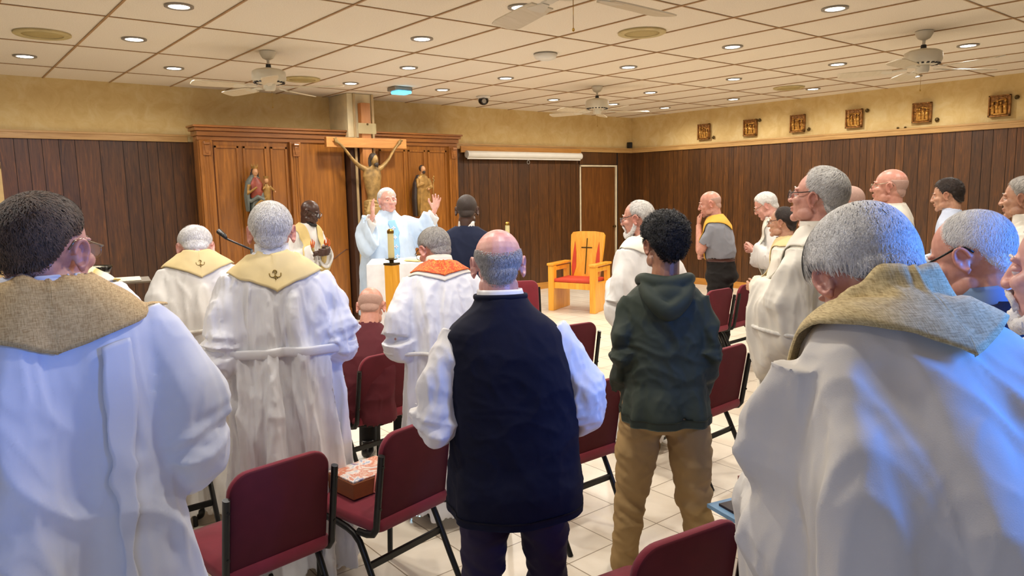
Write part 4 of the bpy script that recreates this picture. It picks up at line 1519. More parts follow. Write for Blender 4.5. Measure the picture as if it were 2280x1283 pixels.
class Person:
    def __init__(s, label, px, py, d, yaw=0, lean=6, hyaw=0, hpitch=8, hroll=0, skin='fair', hs=1.0, girth=1.0, depth=1.0, seed=1,
                 vox=0.010, hvox=0.005, sit=0.0, twist=0.0, kfix=None, xlean=0.0, nz=1.53, nf=.005, ew=.78, slim=.78):
        s.ew, s.slim = ew, slim
        s.label, s.px, s.py, s.d, s.yaw = label, px, py, d, yaw
        s.L = rad(lean)
        s.xl = rad(xlean)
        s.girth, s.depth, s.vox, s.hvox, s.sit, s.seed, s.hs = girth, depth, vox, hvox, sit, seed, hs
        s.kfix = kfix
        s.R = rotz(-rad(hyaw)) @ roty(rad(hroll)) @ rotx(-rad(hpitch))
        s.skin = skin
        s.neck = s.bend(np.array([[0, nf, nz]]))[0]
        s.parts = []
        s.body = G()
        s.rnd = random.Random(seed)
        s.make_head()

    # torso bend, applied to everything modelled upright
    def bend(s, p):
        p = np.array(p, float)
        h = p[:, 2]-0.95
        th = s.L*smoothstep(h, 0.0, 0.5)
        y, z = p[:, 1].copy(), h
        up = h > 0
        c, n = np.cos(th), np.sin(th)
        p[:, 1] = np.where(up, y*c+z*n, y)
        p[:, 2] = np.where(up, z*c-y*n, z)+0.95
        if s.xl:
            p[:, 0] += np.where(up, np.sin(s.xl)*np.maximum(h, 0)*smoothstep(h, 0, 0.5), 0)
        return p

    def H(s, p):
        """head coordinates -> figure coordinates"""
        return s.neck+((np.asarray(p, float)-np.array([0, -0.012, -0.07]))*s.hs) @ s.R.T

    def Hinv(s, p):
        return ((p-s.neck) @ s.R)/s.hs+np.array([0, -0.012, -0.07])

    def make_head(s):
        g = G()
        E = lambda c, r, rot=None: g.ell(c, r, 20, 14, rot)
        E(HC0, (.077, .098, .0885))
        E((0, .033, -.02), (.062, .060, .085))
        E((0, .038, -.072), (.050, .048, .036))
        E((0, .078, -.096), (.023, .018, .018))
        E((0, -.042, -.03), (.058, .054, .06))
        for x in (-1, 1):
            E((x*.040, .062, -.020), (.025, .026, .022))
            E((x*.027, .0795, .026), (.024, .0105, .008))
            E((x*.012, .102, -.026), (.011, .012, .009))
            E((x*.052, .02, -.07), (.014, .035, .026))
            # ear: a tilted shell with a rim and a lobe
            R_ = rotz(x*rad(-24)) @ rotx(rad(-8))
            c = np.array([x*.081, -.008, -.006])
            rim = [c+R_ @ np.array([x*.006*abs(math.sin(a/2)), .017*math.cos(a)+.001, .030*math.sin(a)+.002]) for a in np.linspace(-1.9, 3.3, 14)]
            g.tube(rim, [.0052]*14, 8)
            g.ell(c+R_ @ np.array([-x*.005, 0.004, 0]), (.006, .017, .029), 12, 8, R_)
            g.ell(c+R_ @ np.array([0, .006, -.028]), (.0055, .009, .010), 10, 8, R_)
            g.ell(c+R_ @ np.array([x*.001, .012, -.004]), (.006, .005, .008), 8, 6, R_)
        v, f = stube([(0, .086, .024), (0, .098, .004), (0, .107, -.016), (0, .110, -.026), (0, .100, -.033)], [.006, .0075, .0090, .0100, .007], 12)
        g.add(v, f)
        E((0, .091, -.0555), (.024, .011, .0065))
        E((0, .0895, -.0665), (.020, .0105, .0072))
        v, f = g.arrays()
        v = s.H(v)
        g2 = G().add(v, f)
        nb = s.bend(np.array([[0, -0.01, 1.40], [0, -0.012, 1.46]]))
        up = s.H([(0, -.028, -.055), (0, -.014, 0.0)])
        v, f = stube([nb[0], nb[1], up[0], up[1]], [.072, .064, .057, .05], 18, 14)
        g2.add(v, f)
        v, f = rmesh(*g2.arrays(), s.hvox*1.0, 3)
        # eye sockets, mouth line
        q = s.Hinv(v)
        for x in (-1, 1):
            w = np.exp(-(((q[:, 0]-x*.031)/.016)**2+((q[:, 2]-.004)/.010)**2))*(q[:, 1] > .04)
            q[:, 1] -= .010*w
        w = np.exp(-((q[:, 0]/.022)**2+((q[:, 2]+.061)/.0025)**2))*(q[:, 1] > .06)
        q[:, 1] -= .004*w
        for x in (-1, 1):
            w = np.exp(-(((q[:, 0]-x*.086)/.006)**2+((q[:, 1]+.004)/.008)**2+((q[:, 2]+.002)/.012)**2))
            q[:, 0] -= x*.004*w
        s.head_q = q
        s.head_v = s.H(q)
        s.head_f = f

    def arm(s, side, el_, wr, r=1.0):
        """Upper arm and forearm as skin, hidden by sleeves where clothed."""
        sh = s.bend(np.array([[side*.14*s.girth**0.5, -.01, 1.38]]))[0]
        el_, wr = np.array(el_), np.array(wr)
        P, R_ = [sh, (sh+el_)/2, el_, el_*0.6+wr*0.4, wr], ([.024, .028, .018, .026, .026] if r < 1.5 else [.044, .046, .040, .038, .026])
        v, f = stube(P, R_, 14, 22)
        return v, f

    def set_arms(s, L, R_, hands=(None, None), bare=1.0):
        """L, R_: (elbow, wrist) in figure space; hands: dict(dir, palm, curl ...)"""
        s.arms = {}
        for side, a, h in ((-1, L, hands[0]), (1, R_, hands[1])):
            el_, wr = np.array(a[0], float), np.array(a[1], float)
            el_[0] *= s.ew
            s.arms[side] = (el_, wr)
            g = G()
            g.add(*s.arm(side, el_, wr, bare))
            h = dict(h or {})
            dr = np.array(h.pop('dir', norm(wr-el_)))
            pn = np.array(h.pop('palm', (-side, 0.1, -0.1)))
            hand_pieces(g, wr, dr, pn, side, **h)
            v, f = rmesh(*g.arrays(), min(s.hvox, 0.0055), 1)
            s.body.add(v, f)

    # -------------------------------------------------- garments
    def rings(s, tab, n=150, dz=0.02, folds=(), seed=0, kx=2.15, hollow=0.05, warp=None):
        """Closed loft from a table (z, half width, half depth, y centre)."""
        tab = sorted(tab)
        z0, z1 = tab[0][0], tab[-1][0]
        zs = list(np.arange(z1, z0, -dz))+[z0]
        if hollow:
            zs = [z1-hollow*0.6]+zs+[z0+0.004, z0+hollow]
        rg = random.Random(seed or s.seed)
        ph = [(rg.uniform(0, 6.28), rg.uniform(-3, 3), rg.uniform(.7, 1.2)) for _ in range(12)]
        V = []
        for idx, z in enumerate(zs):
            a, b, yc = interp(tab, z)
            a *= s.girth
            b *= s.depth
            ins = hollow and (idx == 0 or idx >= len(zs)-1)
            if ins:
                a, b = a*(0.80 if idx == 0 else 0.84), b*(0.80 if idx == 0 else 0.84)
            for i in range(n):
                t = 2*PI*i/n
                ct, st = math.cos(t), math.sin(t)
                x = a*math.copysign(abs(ct)**(2/kx), ct)
                y = b*math.copysign(abs(st)**(2/kx), st)
                if not ins:
                    w = 0
                    for (nn, zt, zb, at, ab), (p0, dr, am) in zip(folds, ph):
                        u = min(max((zt-z)/(zt-zb), 0), 1)
                        c = math.cos(nn*t+p0+dr*z+0.6*math.sin(2.0*t+p0*2))
                        c = (abs(c)**0.7)*(1 if c > 0 else -1)
                        w += (at+(ab-at)*u)*am*c*(1 if z <= zt+1e-6 else math.exp(-((z-zt)/0.05)**2))
                    l_ = math.hypot(x, y)+1e-9
                    x += x/l_*w
                    y += y/l_*w
                V.append((x, y+yc, z))
        m = len(zs)
        F = []
        for j in range(m-1):
            for i in range(n):
                k = (i+1) % n
                F.append((j*n+i, (j+1)*n+i, (j+1)*n+k, j*n+k)[::-1])
        F.append(tuple(range(n)))
        F.append(tuple((m-1)*n+i for i in range(n))[::-1])
        V = np.array(V)
        if warp:
            V = warp(V)
        return s.bend(V), F

    def sleeve(s, side, radii, cut=1.0, drop=0.0, stop=1.0, wr_amp=0.006, n=30, m=26, open_end=True, hang=0.0, seed=0):
        """A sleeve from the shoulder along the arm; radii at shoulder, elbow, cuff as (side, vertical)."""
        el_, wr = s.arms[side]
        sh = s.bend(np.array([[side*.142*s.girth**0.8, -.010, 1.372]]))[0]
        radii = [(np.array(radii[0])*s.slim*.85), np.array(radii[1])*s.slim, np.array(radii[2])*(s.slim+.08)]
        end = el_+(wr-el_)*(stop if stop <= 1 else stop)
        P = cr([sh, sh*0.5+el_*0.5+np.array([side*.012, -.01, .01]), el_, (el_+end)/2+np.array([0, 0, -.01]), end], m)
        Rr = cr(np.array([radii[0], (np.array(radii[0])+radii[1])/2, radii[1], (np.array(radii[1])+radii[2])/2, radii[2]]), m)
        P[:, 2] -= drop*np.linspace(0, 1, m)**1.5
        if cut < 1:
            m = int(m*cut)
            P, Rr = P[:m], Rr[:m]
        rg = random.Random(s.seed*7+side+seed)
        T = np.gradient(P, axis=0)
        V = []
        phs = [rg.uniform(0, 6.28) for _ in range(6)]
        rows = list(range(m))
        extra = []
        if open_end:
            extra = [(m-1, 0.80, 0.0), (m-1, 0.70, -0.05)]
        for j in rows+extra:
            if isinstance(j, tuple):
                jj, sc_, off = j
            else:
                jj, sc_, off = j, 1.0, 0.0
            t = norm(T[jj])
            u = norm(np.cross(t, np.array([0, 0, 1.0])+np.array([0.0, 0.001, 0])))
            w = np.cross(u, t)
            fr = jj/(m-1)
            for i in range(n):
                a = 2*PI*i/n
                amp = wr_amp*(math.sin(jj*1.05+phs[0]+1.3*math.sin(a+phs[1]))*math.exp(-((fr-0.5)/0.22)**2)*1.4
                              + 0.8*math.cos(3*a+phs[2]+fr*4)*fr+0.6*math.cos(5*a+phs[3]-fr*6)*fr+0.4*math.sin(jj*0.8+2*a+phs[4]))
                if off or sc_ != 1:
                    amp = 0
                q = P[jj]+t*off+u*(Rr[jj][0]*sc_+amp)*math.cos(a)+w*(Rr[jj][1]*sc_+amp)*math.sin(a)
                if hang and math.sin(a) < 0:
                    q = q+np.array([0, 0, -hang*fr**1.5*abs(math.sin(a))*sc_])
                V.append(q)
        M_ = len(rows)+len(extra)
        F = []
        for j in range(M_-1):
            for i in range(n):
                k = (i+1) % n
                F.append((j*n+i, j*n+k, (j+1)*n+k, (j+1)*n+i))
        F.append(tuple(range(n))[::-1])
        F.append(tuple((M_-1)*n+i for i in range(n)))
        return np.array(V), F

    def cloth_part(s, name, pieces, mat, vox=None, it=2, label=None, crease=None):
        g = G()
        for v, f in pieces:
            g.add(v, f)
        v, f = rmesh(*g.arrays(), vox or s.vox, it)
        if crease:
            for amp, fx, fz in crease:
                v = creased(v, f, amp, fx, fz, s.seed)
        s.parts.append([name, v, f, mat, None, label])
        return v, f

    def part(s, name, v, f, mat, label=None, parent=None, sharp=None, thick=0, sub=0):
        s.parts.append([name, np.asarray(v), f, mat, parent, label, sharp, thick, sub])

    def bvh(s, v, f):
        return BVHTree.FromPolygons(v.tolist(), f)

    def drape(s, bv, inner, outer, mat, name, off=0.008, nu=90, nv=14, label=None, thick=0.004, proj=True, spl=True, sub=0, stand=0.0):
        """A strip of cloth between two guide curves, laid onto the garment."""
        A = cr(s.bend(np.array(inner)), nu)
        B_ = cr(s.bend(np.array(outer)), nu)
        V = []
        for i in range(nu):
            for j in range(nv+1):
                t = j/nv
                p = A[i]*(1-t)+B_[i]*t
                if proj:
                    h = bv.find_nearest(Vector(p))
                    if h[0] is not None:
                        q = np.array(h[0])
                        nn = np.array(h[1])
                        raw = p
                        p = q+nn*off
                        if stand:
                            w = stand*(1-t)**1.5*min(1, max(0, (i/(nu-1)-.28)/.1))*min(1, max(0, (.72-i/(nu-1))/.1))
                            p = p*(1-w)+raw*w
                V.append(p)
        V = np.array(V).reshape(nu, nv+1, 3)
        for _ in range(1):            # relax the net so it spans hollows like cloth
            W = V.copy()
            W[1:-1] = V[1:-1]*0.5+(V[:-2]+V[2:])*0.25
            W2 = W.copy()
            W2[:, 1:-1] = W[:, 1:-1]*0.5+(W[:, :-2]+W[:, 2:])*0.25
            V = W2
        F = []
        for i in range(nu-1):
            for j in range(nv):
                a = i*(nv+1)+j
                F.append((a, a+1, a+nv+2, a+nv+1))
        s.part(name, V.reshape(-1, 3), F, mat, label=label, thick=thick, sub=sub)
        return V

    def stole(s, bv, mat, label=None, low=0.35, point=1.335, wide=0.165, off=0.009, top=1.475, name='stole', vneck=1.455, front=True, backy=0.0, shz=1.41, stand=0.0):
        g_ = s.girth**0.8
        fy = 0.17*s.depth
        I = [(-.045, fy, low), (-.045, fy, 1.0), (-.045, fy*.95, 1.25), (-.065, .07, 1.43), (-.080, .005, top), (-.078, -.012, top), (-.052, -.07, vneck+.03), (-.006, -.085, vneck+.02), (0, -.085, vneck+.02)]
        O = [(-.155, fy, low), (-.155, fy, 1.0), (-.16, fy*.8, 1.25), (-wide*g_*.90, .06, shz-.02), (-wide*g_, -.012, shz-.004), (-wide*g_, -.035, shz-.008), (-wide*g_*.52, -.12+backy, (shz+point)/2), (-.008, -.16+backy, point+.003), (0, -.16+backy, point)]
        if not front:
            I, O = I[3:], O[3:]
        mir = lambda L: L+[(-x, y, z) for x, y, z in L[-2::-1]]
        return s.drape(bv, mir(I), mir(O), mat, name, off, 120 if front else 70, 14, label, stand=stand)

    def belt(s, bv, z, r, mat, name='cincture', dzf=0.0, n=90, knot=True, flat=None):
        pts = []
        for i in range(n):
            a = 2*PI*i/n
            c = s.bend(np.array([[0, 0.0, z]]))[0]
            d = np.array([math.cos(a), math.sin(a), 0])
            zz = z+dzf*math.sin(a)+0.004*math.sin(3*a)
            h = bv.ray_cast(Vector((c[0]+d[0]*0.6, c[1]+d[1]*0.6, zz)), Vector(-d))
            if h[0] is None:
                continue
            pts.append(np.array(h[0])+d*r*0.5)
        P = np.array(pts)
        for _ in range(6):
            P = P*0.5+(np.roll(P, 1, 0)+np.roll(P, -1, 0))*0.25
        if flat:
            v, f = tube(P, [(r*0.5, flat)]*len(P), 10, closed=True)
        else:
            v, f = tube(P, [r]*len(P), 10, closed=True)
        s.part(name, v, f, mat)

    def trousers(s, mat, hem=0.06, crotch=0.80, top=1.02, stance=0.10, wr=0.006, fat=1.0, step=0.0, name='trousers'):
        ps = []
        ps.append(s.rings([(top, .150*fat**.5, .112*fat**.5, 0), (.93, .160*fat**.5, .120*fat**.5, -.010), (.86, .175*fat, .130*fat, -.018), (crotch+.01, .165*fat, .115*fat, -.012), (crotch-.03, .12*fat, .075*fat, -.01)], n=60, dz=.02, hollow=0, kx=2.4))
        for sx in (-1, 1):
            yy = step*sx
            v, f = stube([(sx*.088, -.01, .90), (sx*(.088+stance*.2), yy*.3, .66), (sx*(.085+stance*.35), .015+yy*.6, .46), (sx*(.085+stance*.5), yy*.9-.012, .25), (sx*(.085+stance*.6), yy, hem)],
                         [(.088*fat, .105*fat), (.085*fat, .095*fat), (.068*fat, .074*fat), (.066, .072), (.064, .072)], 36, 60)
            z = v[:, 2]
            a = np.arctan2(v[:, 1], v[:, 0]-sx*.1)
            env = np.exp(-((z-.40)/.15)**2)+0.6*np.exp(-((z-.74)/.10)**2)+0.8*np.exp(-((z-.12)/.08)**2)
            w = np.array([noise.noise((x_*5+sx*3, y_*5+s.seed, z_*26+1.5*x_*10)) for x_, y_, z_ in v.tolist()])*wr*3.0*env
            c = np.array([np.interp(z, [hem, .46, .9], [sx*(.085+stance*.6), sx*(.085+stance*.35), sx*.088])]).T
            dx = v[:, 0]-c[:, 0]
            dy = v[:, 1]
            l_ = np.hypot(dx, dy)+1e-6
            v[:, 0] += dx/l_*w
            v[:, 1] += dy/l_*w
            ps.append((v, f))
            s.feet = getattr(s, 'feet', [])
            s.feet.append((sx*(.085+stance*.6), yy, sx))
        return s.cloth_part(name, ps, mat, min(s.vox, .009), 2, crease=((.006, 7, 11),))

    def shoes(s, mat, feet=None):
        for (x, y, sx) in feet or getattr(s, 'feet', [(-.11, 0, -1), (.11, 0, 1)]):
            g = G()
            P = [(x, y-.085, .040), (x, y-.06, .055), (x, y, .060), (x+sx*.008, y+.07, .048), (x+sx*.014, y+.13, .035), (x+sx*.014, y+.175, .026)]
            v, f = stube(P, [(.025, .030), (.036, .050), (.038, .056), (.044, .044), (.044, .033), (.026, .022)], 16, 24)
            v[:, 2] = np.maximum(v[:, 2], 0.0)
            g.add(v, f)
            v, f = stube([(x, y-.02, .05), (x, y-.02, .13)], [.045, .040], 14, 6)
            g.add(v, f)
            v, f = rmesh(*g.arrays(), .008, 1)
            v[:, 2] = np.maximum(v[:, 2], 0.0)
            s.part('shoe', v, f, mat)

    def hair(s, color, style='short', **kw):
        m = hair_mat(color, *HAIR[color])
        o = dict(th=.010, lo=LO_STD, hi=None, amp=.003, freq=14, strands=0, length=.03, lift=.003, curl=0, soft=.026, top=0.0, width=.0011, mess=.35)
        if style == 'fringe':         # bald on top, hair round the sides and back
            o.update(hi=[(0, -.2), (50, -.2), (70, .035), (95, .062), (130, .062), (180, .060)], th=.007)
        if style == 'receding':
            o.update(lo=[(0, .108), (30, .100), (50, .075), (72, .01), (90, .022), (112, .0), (128, -.045), (150, -.072), (180, -.078)])
        o.update(kw)
        v, f = hair_shell(o['th'], o['lo'], o['hi'], o['amp'], o['freq'], soft=o['soft'], top=o['top'])
        if o['strands']:
            v2, f2 = hair_strands(o['strands'], o['th'], o['lo'], o['hi'], o['length'], o['lift'], s.seed, o['width'], o['curl'], o['top'], o['mess'], o['amp'] if o['amp'] > .006 else 0, o['freq'])
            f = f+[tuple(i+len(v) for i in q) for q in f2]
            v = np.vstack([v, v2])
        s.part('hair', s.H(v), f, m)
        s.hairmat = m

    def brows(s, mat=None):
        for x in (-1, 1):
            v, f = stube([(x*.013, .0905, .030), (x*.028, .0905, .034), (x*.044, .079, .030)], [.0020, .0032, .0016], 8)
            s.part('eyebrow', s.H(v), f, mat or s.hairmat)

    def eyes(s):
        if 'eye_white' not in _mats:
            plain('eye_white', (226, 220, 212), 0.2, noise_scale=9, noise_amt=.03)
            plain('eye_iris', (46, 34, 28), 0.15, noise_scale=9)
        for x in (-1, 1):
            v, f = ell((x*.031, .0745, .003), (.0125, .0125, .0120), 16, 12)
            mi = [1 if np.mean([v[i][1] for i in q]) > .0855 else 0 for q in f]
            s.parts.append(['eye', s.H(v), f, [_mats['eye_white'], _mats['eye_iris']], None, None, None, 0, 0, mi])
            v, f = ell((x*.031, .0740, .0068), (.0145, .0150, .0092), 14, 10)
            s.part('eyelid', s.H(v), f, skin_mat(s.skin))

    def glasses(s, mat, lens=True, r=(.024, .017), thin=.0016):
        g = G()
        for x in (-1, 1):
            rim = []
            for a in np.linspace(0, 2*PI, 25)[:-1]:
                c_, s_ = math.cos(a), math.sin(a)
                rim.append((x*.033+r[0]*math.copysign(abs(c_)**.7, c_), .108-.25*abs(x*.033+r[0]*c_)**1.0*0.35, .001+r[1]*math.copysign(abs(s_)**.7, s_)))
            g.tube(rim, [thin]*24, 6, closed=True)
            g.tube([(x*.057, .100, .010), (x*.074, .085, .012), (x*.081, .045, .018), (x*.0795, .0, .0285), (x*.078, -.020, .024), (x*.074, -.034, .006)], [thin*1.3]*6, 8)
        g.tube([(-.010, .108, .004), (0, .111, .007), (.010, .108, .004)], [thin]*3, 6)
        v, f = g.arrays()
        s.part('glasses', s.H(v), f, mat)
        if lens:
            for x in (-1, 1):
                v, f = ell((x*.033, .1055, .001), (r[0]*.93, .0008, r[1]*.93), 16, 8)
                s.part('lens', s.H(v), f, lens_mat(), parent='glasses')

    def beard(s, color, full=True):
        g = G()
        m = hair_mat(color, *HAIR[color])
        if full:
            for x in (-1, 1):
                v, f = stube([(x*.068, .0, -.02), (x*.066, .01, -.055), (x*.052, .035, -.088), (x*.03, .07, -.108), (0, .088, -.112)], [.010, .014, .016, .017, .018], 12)
                g.add(v, f)
            g.ell((0, .084, -.098), (.030, .024, .026), 14, 10)
            g.ell((0, .05, -.105), (.042, .04, .018), 14, 10)
        for x in (-1, 1):
            v, f = stube([(0, .104, -.043), (x*.018, .098, -.047), (x*.032, .085, -.060), (x*.034, .078, -.078)], [.006, .007, .007, .008], 10)
            g.add(v, f)
        v, f = rmesh(*g.arrays(), .004, 2)
        v = v+(noise3(v, 160)*.004)[:, None]*np.array([1, 1, 1])
        s.part('beard', s.H(v), f, m)

    def finish(s, core=True, tint=None, name='person', bald_tint=None):
        if not any(p[0] == 'shoe' for p in s.parts):
            s.shoes(m_shoe)
        s.body.add(s.head_v, s.head_f)
        nb = len(s.head_v)
        if core:                        # plain trunk under the clothes
            v, f = s.rings([(1.44, .05, .05, -.01), (1.40, .09, .055, -.005), (1.35, .11, .065, 0), (1.2, .12, .075, 0), (1.0, .12, .08, 0), (.85, .12, .08, 0)], n=24, dz=.06, hollow=0)
            s.body.add(v, f)
        bv, bf = s.body.arrays()
        # vertical scale so that the crown lands on the photographed pixel
        az = math.atan2(*ray(s.px, s.py)[:2])
        rz = -(az+rad(s.yaw))
        allh = [s.head_v]+[p[1] for p in s.parts if p[0] == 'hair']
        hv = np.vstack(allh)
        top = hv[np.argmax(hv[:, 2])]
        tw = atd(s.px, s.py, s.d)
        k = s.kfix or tw[2]/(top[2]-s.sit)
        c, n_ = math.cos(rz), math.sin(rz)
        cx = hv[:, 0].min()/2+hv[:, 0].max()/2
        cy = hv[:, 1].min()/2+hv[:, 1].max()/2
        off = np.array([cx*c-cy*n_, cx*n_+cy*c])*k
        root = empty(name, (tw[0]-off[0], tw[1]-off[1], 0.0 if not s.kfix else tw[2]-(top[2]-s.sit)*k), rz, label=s.label, cat='person')
        s.k, s.root = k, root
        sh = np.array([0, 0, -s.sit])
        o = mesh_obj('body', (bv+sh)*k, bf, skin_mat(s.skin), root)
        ca = o.data.color_attributes.new('tint', 'FLOAT_COLOR', 'POINT')
        col = np.ones((len(bv), 4))
        q = s.Hinv(bv)
        lips = np.exp(-((q[:, 0]/.022)**2+((q[:, 2]+.061)/.009)**2))*((q[:, 1] > .085) & (np.abs(q[:, 2]) < .1))
        red = np.zeros(len(bv))
        ear = (np.abs(q[:, 0]) > .078) & (np.abs(q[:, 2]) < .05) & (np.abs(q[:, 1]) < .05)
        nose = np.exp(-((q[:, 0]/.016)**2+((q[:, 2]+.02)/.018)**2))*(q[:, 1] > .095)*(q[:, 1] < .14)
        dk = 0.5 if s.skin != 'dark' else 0.2
        red = np.clip(ear*0.35+nose*0.3+lips*0.9, 0, 1)*dk*2
        if bald_tint:
            red = np.maximum(red, bald_tint*smoothstep(q[:, 2], .05, .10)*(np.abs(q[:, 0]) < .1)*(np.abs(q[:, 1]) < .13)*(q[:, 2] < .15))
        col[:, 1] -= red*.30
        col[:, 2] -= red*.28
        ca.data.foreach_set('color', col.ravel())
        objs = {}
        for p in s.parts:
            p = list(p)+[None]*(10-len(p))
            nm, v, f, mt, par, lab, sharp, thick, sub, mi = p[:10]
            o = mesh_obj(nm, (v+sh)*k, f, mt, objs.get(par, root) if par else root, sharp=sharp, mi=mi)
            if nm == 'eyelid':
                c2 = o.data.color_attributes.new('tint', 'FLOAT_COLOR', 'POINT')
                c2.data.foreach_set('color', [1.0]*4*len(v))
            if thick:
                md = o.modifiers.new('thick', 'SOLIDIFY')
                md.thickness = thick
                md.offset = 1.0
            if lab:
                o['label'] = lab
            objs[nm] = o
        return root


def lens_mat():
    if 'lens' in _mats:
        return _mats['lens']
    s = NT('lens')
    s.b.inputs['Base Color'].default_value = (0.8, 0.85, 0.9, 1)
    s.b.inputs['Alpha'].default_value = 0.22
    s.b.inputs['Roughness'].default_value = 0.05
    _mats['lens'] = s.m
    return s.m


ALB = [(.07, .235, .20, 0), (.4, .218, .18, 0), (.7, .206, .165, -.005), (.9, .198, .150, -.008), (1.0, .194, .138, -.008), (1.1, .188, .132, -.008), (1.25, .190, .128, -.012), (1.34, .188, .118, -.014),
       (1.385, .176, .106, -.014), (1.42, .148, .094, -.013), (1.447, .112, .084, -.012), (1.468, .086, .075, -.010), (1.495, .068, .066, -.004)]
ALBF = ((9, 1.30, .2, .007, .026), (14, 1.25, .3, .005, .014), (5, 1.1, .2, .002, .022))


def clasp(w=0.30, z=1.10, fy=.24, wx=.06, wz=1.12):
    return ((-w, -.03, z), (-wx, fy, wz)), ((w, -.03, z), (wx, fy, wz))
# ================================================================ people: each one
m_alb = cloth('alb_white', (226, 224, 220), 0.75, 700, 0.08, 0.30, 9, 0.03)
m_alb2 = cloth('alb_ivory', (228, 222, 208), 0.8, 700, 0.08, 0.25, 8, 0.03)
m_albsatin = cloth('alb_crisp', (226, 226, 228), 0.55, 700, 0.08, 0.45, 10, 0.03, wdist=.014)
m_wool = cloth('alb_heavy', (222, 216, 206), 0.85, 500, 0.2, 0.12, 4, 0.03)
m_burlap = burlap('stole_burlap', (176, 140, 84), (220, 188, 128), 620)
m_burlapg = burlap('stole_burlap_gold', (176, 150, 98), (222, 200, 144), 560)
m_goldst = cloth('stole_pale_gold', (222, 200, 146), 0.7, 500, 0.15, 0.1, 6, 0.05)
m_cord = plain('cincture_cord', (226, 222, 212), 0.8, noise_scale=60, bump_scale=300, bump=0.5)
m_shoe = plain('shoe_black', (18, 17, 17), 0.3, noise_scale=9)
m_gl_dark = plain('glasses_black', (14, 13, 14), 0.25, noise_scale=9)
m_gl_met = plain('glasses_metal', (150, 138, 116), 0.25, 0.8, noise_scale=9)
m_black_tr = cloth('trousers_black', (30, 28, 27), 0.8, 600, 0.15, 0.2, 8)


def striped(name, axis, stops, scale=1.0):
    s = NT(name)
    tc = s.n('ShaderNodeTexCoord')
    sp = s.n('ShaderNodeSeparateXYZ')
    s.l(tc.outputs['Object'], sp.inputs[0])
    mu = s.n('ShaderNodeMath', operation='MULTIPLY')
    mu.inputs[1].default_value = scale
    s.l(sp.outputs[axis], mu.inputs[0])
    fr = s.n('ShaderNodeMath', operation='FRACT')
    s.l(mu.outputs[0], fr.inputs[0])
    r = s.ramp(fr.outputs[0], stops)
    s.l(r, s.b.inputs['Base Color'])
    s.b.inputs['Roughness'].default_value = .7
    s.bump(s.noise(s.coord('Object'), 500, 2), .2, .001)
    return s.m


def alb(p, mat=m_alb, tab=ALB, folds=ALBF, slv=((.085, .095), (.095, .11), (.10, .13)), stop=.92, hang=.03, vox=None, wr=.007, name='alb', drop=0, crease=((.012, 6, 1.3), (.006, 13, 3.0))):
    ps = [p.rings(tab, folds=folds, n=170)]
    for sd in (-1, 1):
        ps.append(p.sleeve(sd, slv, stop=stop, hang=hang, wr_amp=wr, drop=drop))
    v, f = p.cloth_part(name, ps, mat, vox, 2, crease=crease)
    return p.bvh(v, f)


def emblem(p, x, y, z, sc, mat):
    """small embroidered lily-like mark on the back of a stole"""
    g = G()
    st = p.stole_net
    flat = st.reshape(-1, 3)
    def at(u, w):
        q = p.bend(np.array([[u, y, w]]))[0]
        i = np.argmin(((flat-q)[:, [0, 2]]**2).sum(1))
        return np.array([q[0], flat[i][1]-.006, q[2]])
    for pts in ([(0, -.030), (0, .026)], [(-.034, .010), (-.030, -.010), (-.012, -.014), (0, -.006)], [(.034, .010), (.030, -.010), (.012, -.014), (0, -.006)], [(-.012, .010), (-.010, .022), (.0, .028), (.011, .020), (.008, .008), (0, .006)],
                [(-.012, -.022), (.012, -.022)]):
        q = [at(x+a*sc, z+b*sc) for a, b in pts]
        g.tube(cr(q, 8), [.0030*sc]*8, 6)
    v, f = g.arrays()
    p.part('embroidered_emblem', v, f, mat, label='small dark gold emblem stitched on the stole')


m_emb = plain('embroidery_gold', (134, 108, 40), .4, .4, noise_scale=60)

# ---- near left: dark-haired man seen from behind (burlap stole, crisp white alb)
def man_near_left():
    p = Person('dark-haired man in white alb and brown burlap stole, back turned, at the near left', 84, 424, 1.72, yaw=-4, lean=3, hyaw=40, hpitch=3, skin='ruddy', hs=1.03, girth=1.14, depth=1.15, seed=11, nz=1.465, ew=.72, slim=.80, vox=.0075, hvox=.0036)
    p.set_arms(((-.36, -.02, 1.06), (-.14, .26, 1.02)), ((.36, -.03, 1.08), (.14, .27, 1.04)))
    bv = alb(p, m_albcool, folds=((5, 1.35, .3, .008, .028), (8, 1.30, .3, .006, .018), (3, 1.3, .2, .004, .02)), slv=((.105, .12), (.125, .15), (.12, .16)), stop=.8, hang=.05, wr=.008, crease=((.014, 4, 1.0), (.006, 9, 3)))
    p.stole(bv, m_burlap, point=1.325, wide=.195, low=.5, label='woven brown burlap stole with a pointed back', shz=1.385)
    p.drape(bv, [(.078, -.16, 1.33), (.074, -.2, 1.1), (.068, -.22, .9), (.062, -.23, .55), (.06, -.23, .3)], [(.152, -.16, 1.35), (.142, -.2, 1.1), (.124, -.22, .9), (.118, -.23, .55), (.114, -.23, .3)], m_albcool, 'back_pleat', .010, 80, 6, label='broad flat pleat running down the back of the alb', thick=.003)
    p.hair('brown', strands=7000, mess=.5, th=.009, length=.022, lift=.003, amp=.002, lo=[(0, .088), (35, .082), (55, .068), (70, .050), (84, .036), (102, .034), (116, .012), (132, -.025), (150, -.045), (180, -.050)], soft=.03, top=.005, width=.0014)
    p.eyes()
    p.brows()
    p.glasses(m_gl_met)
    p.finish()


m_albcool = cloth('alb_satin_white', (222, 226, 236), 0.6, 700, 0.06, 0.12, 4, 0.02)
man_near_left()


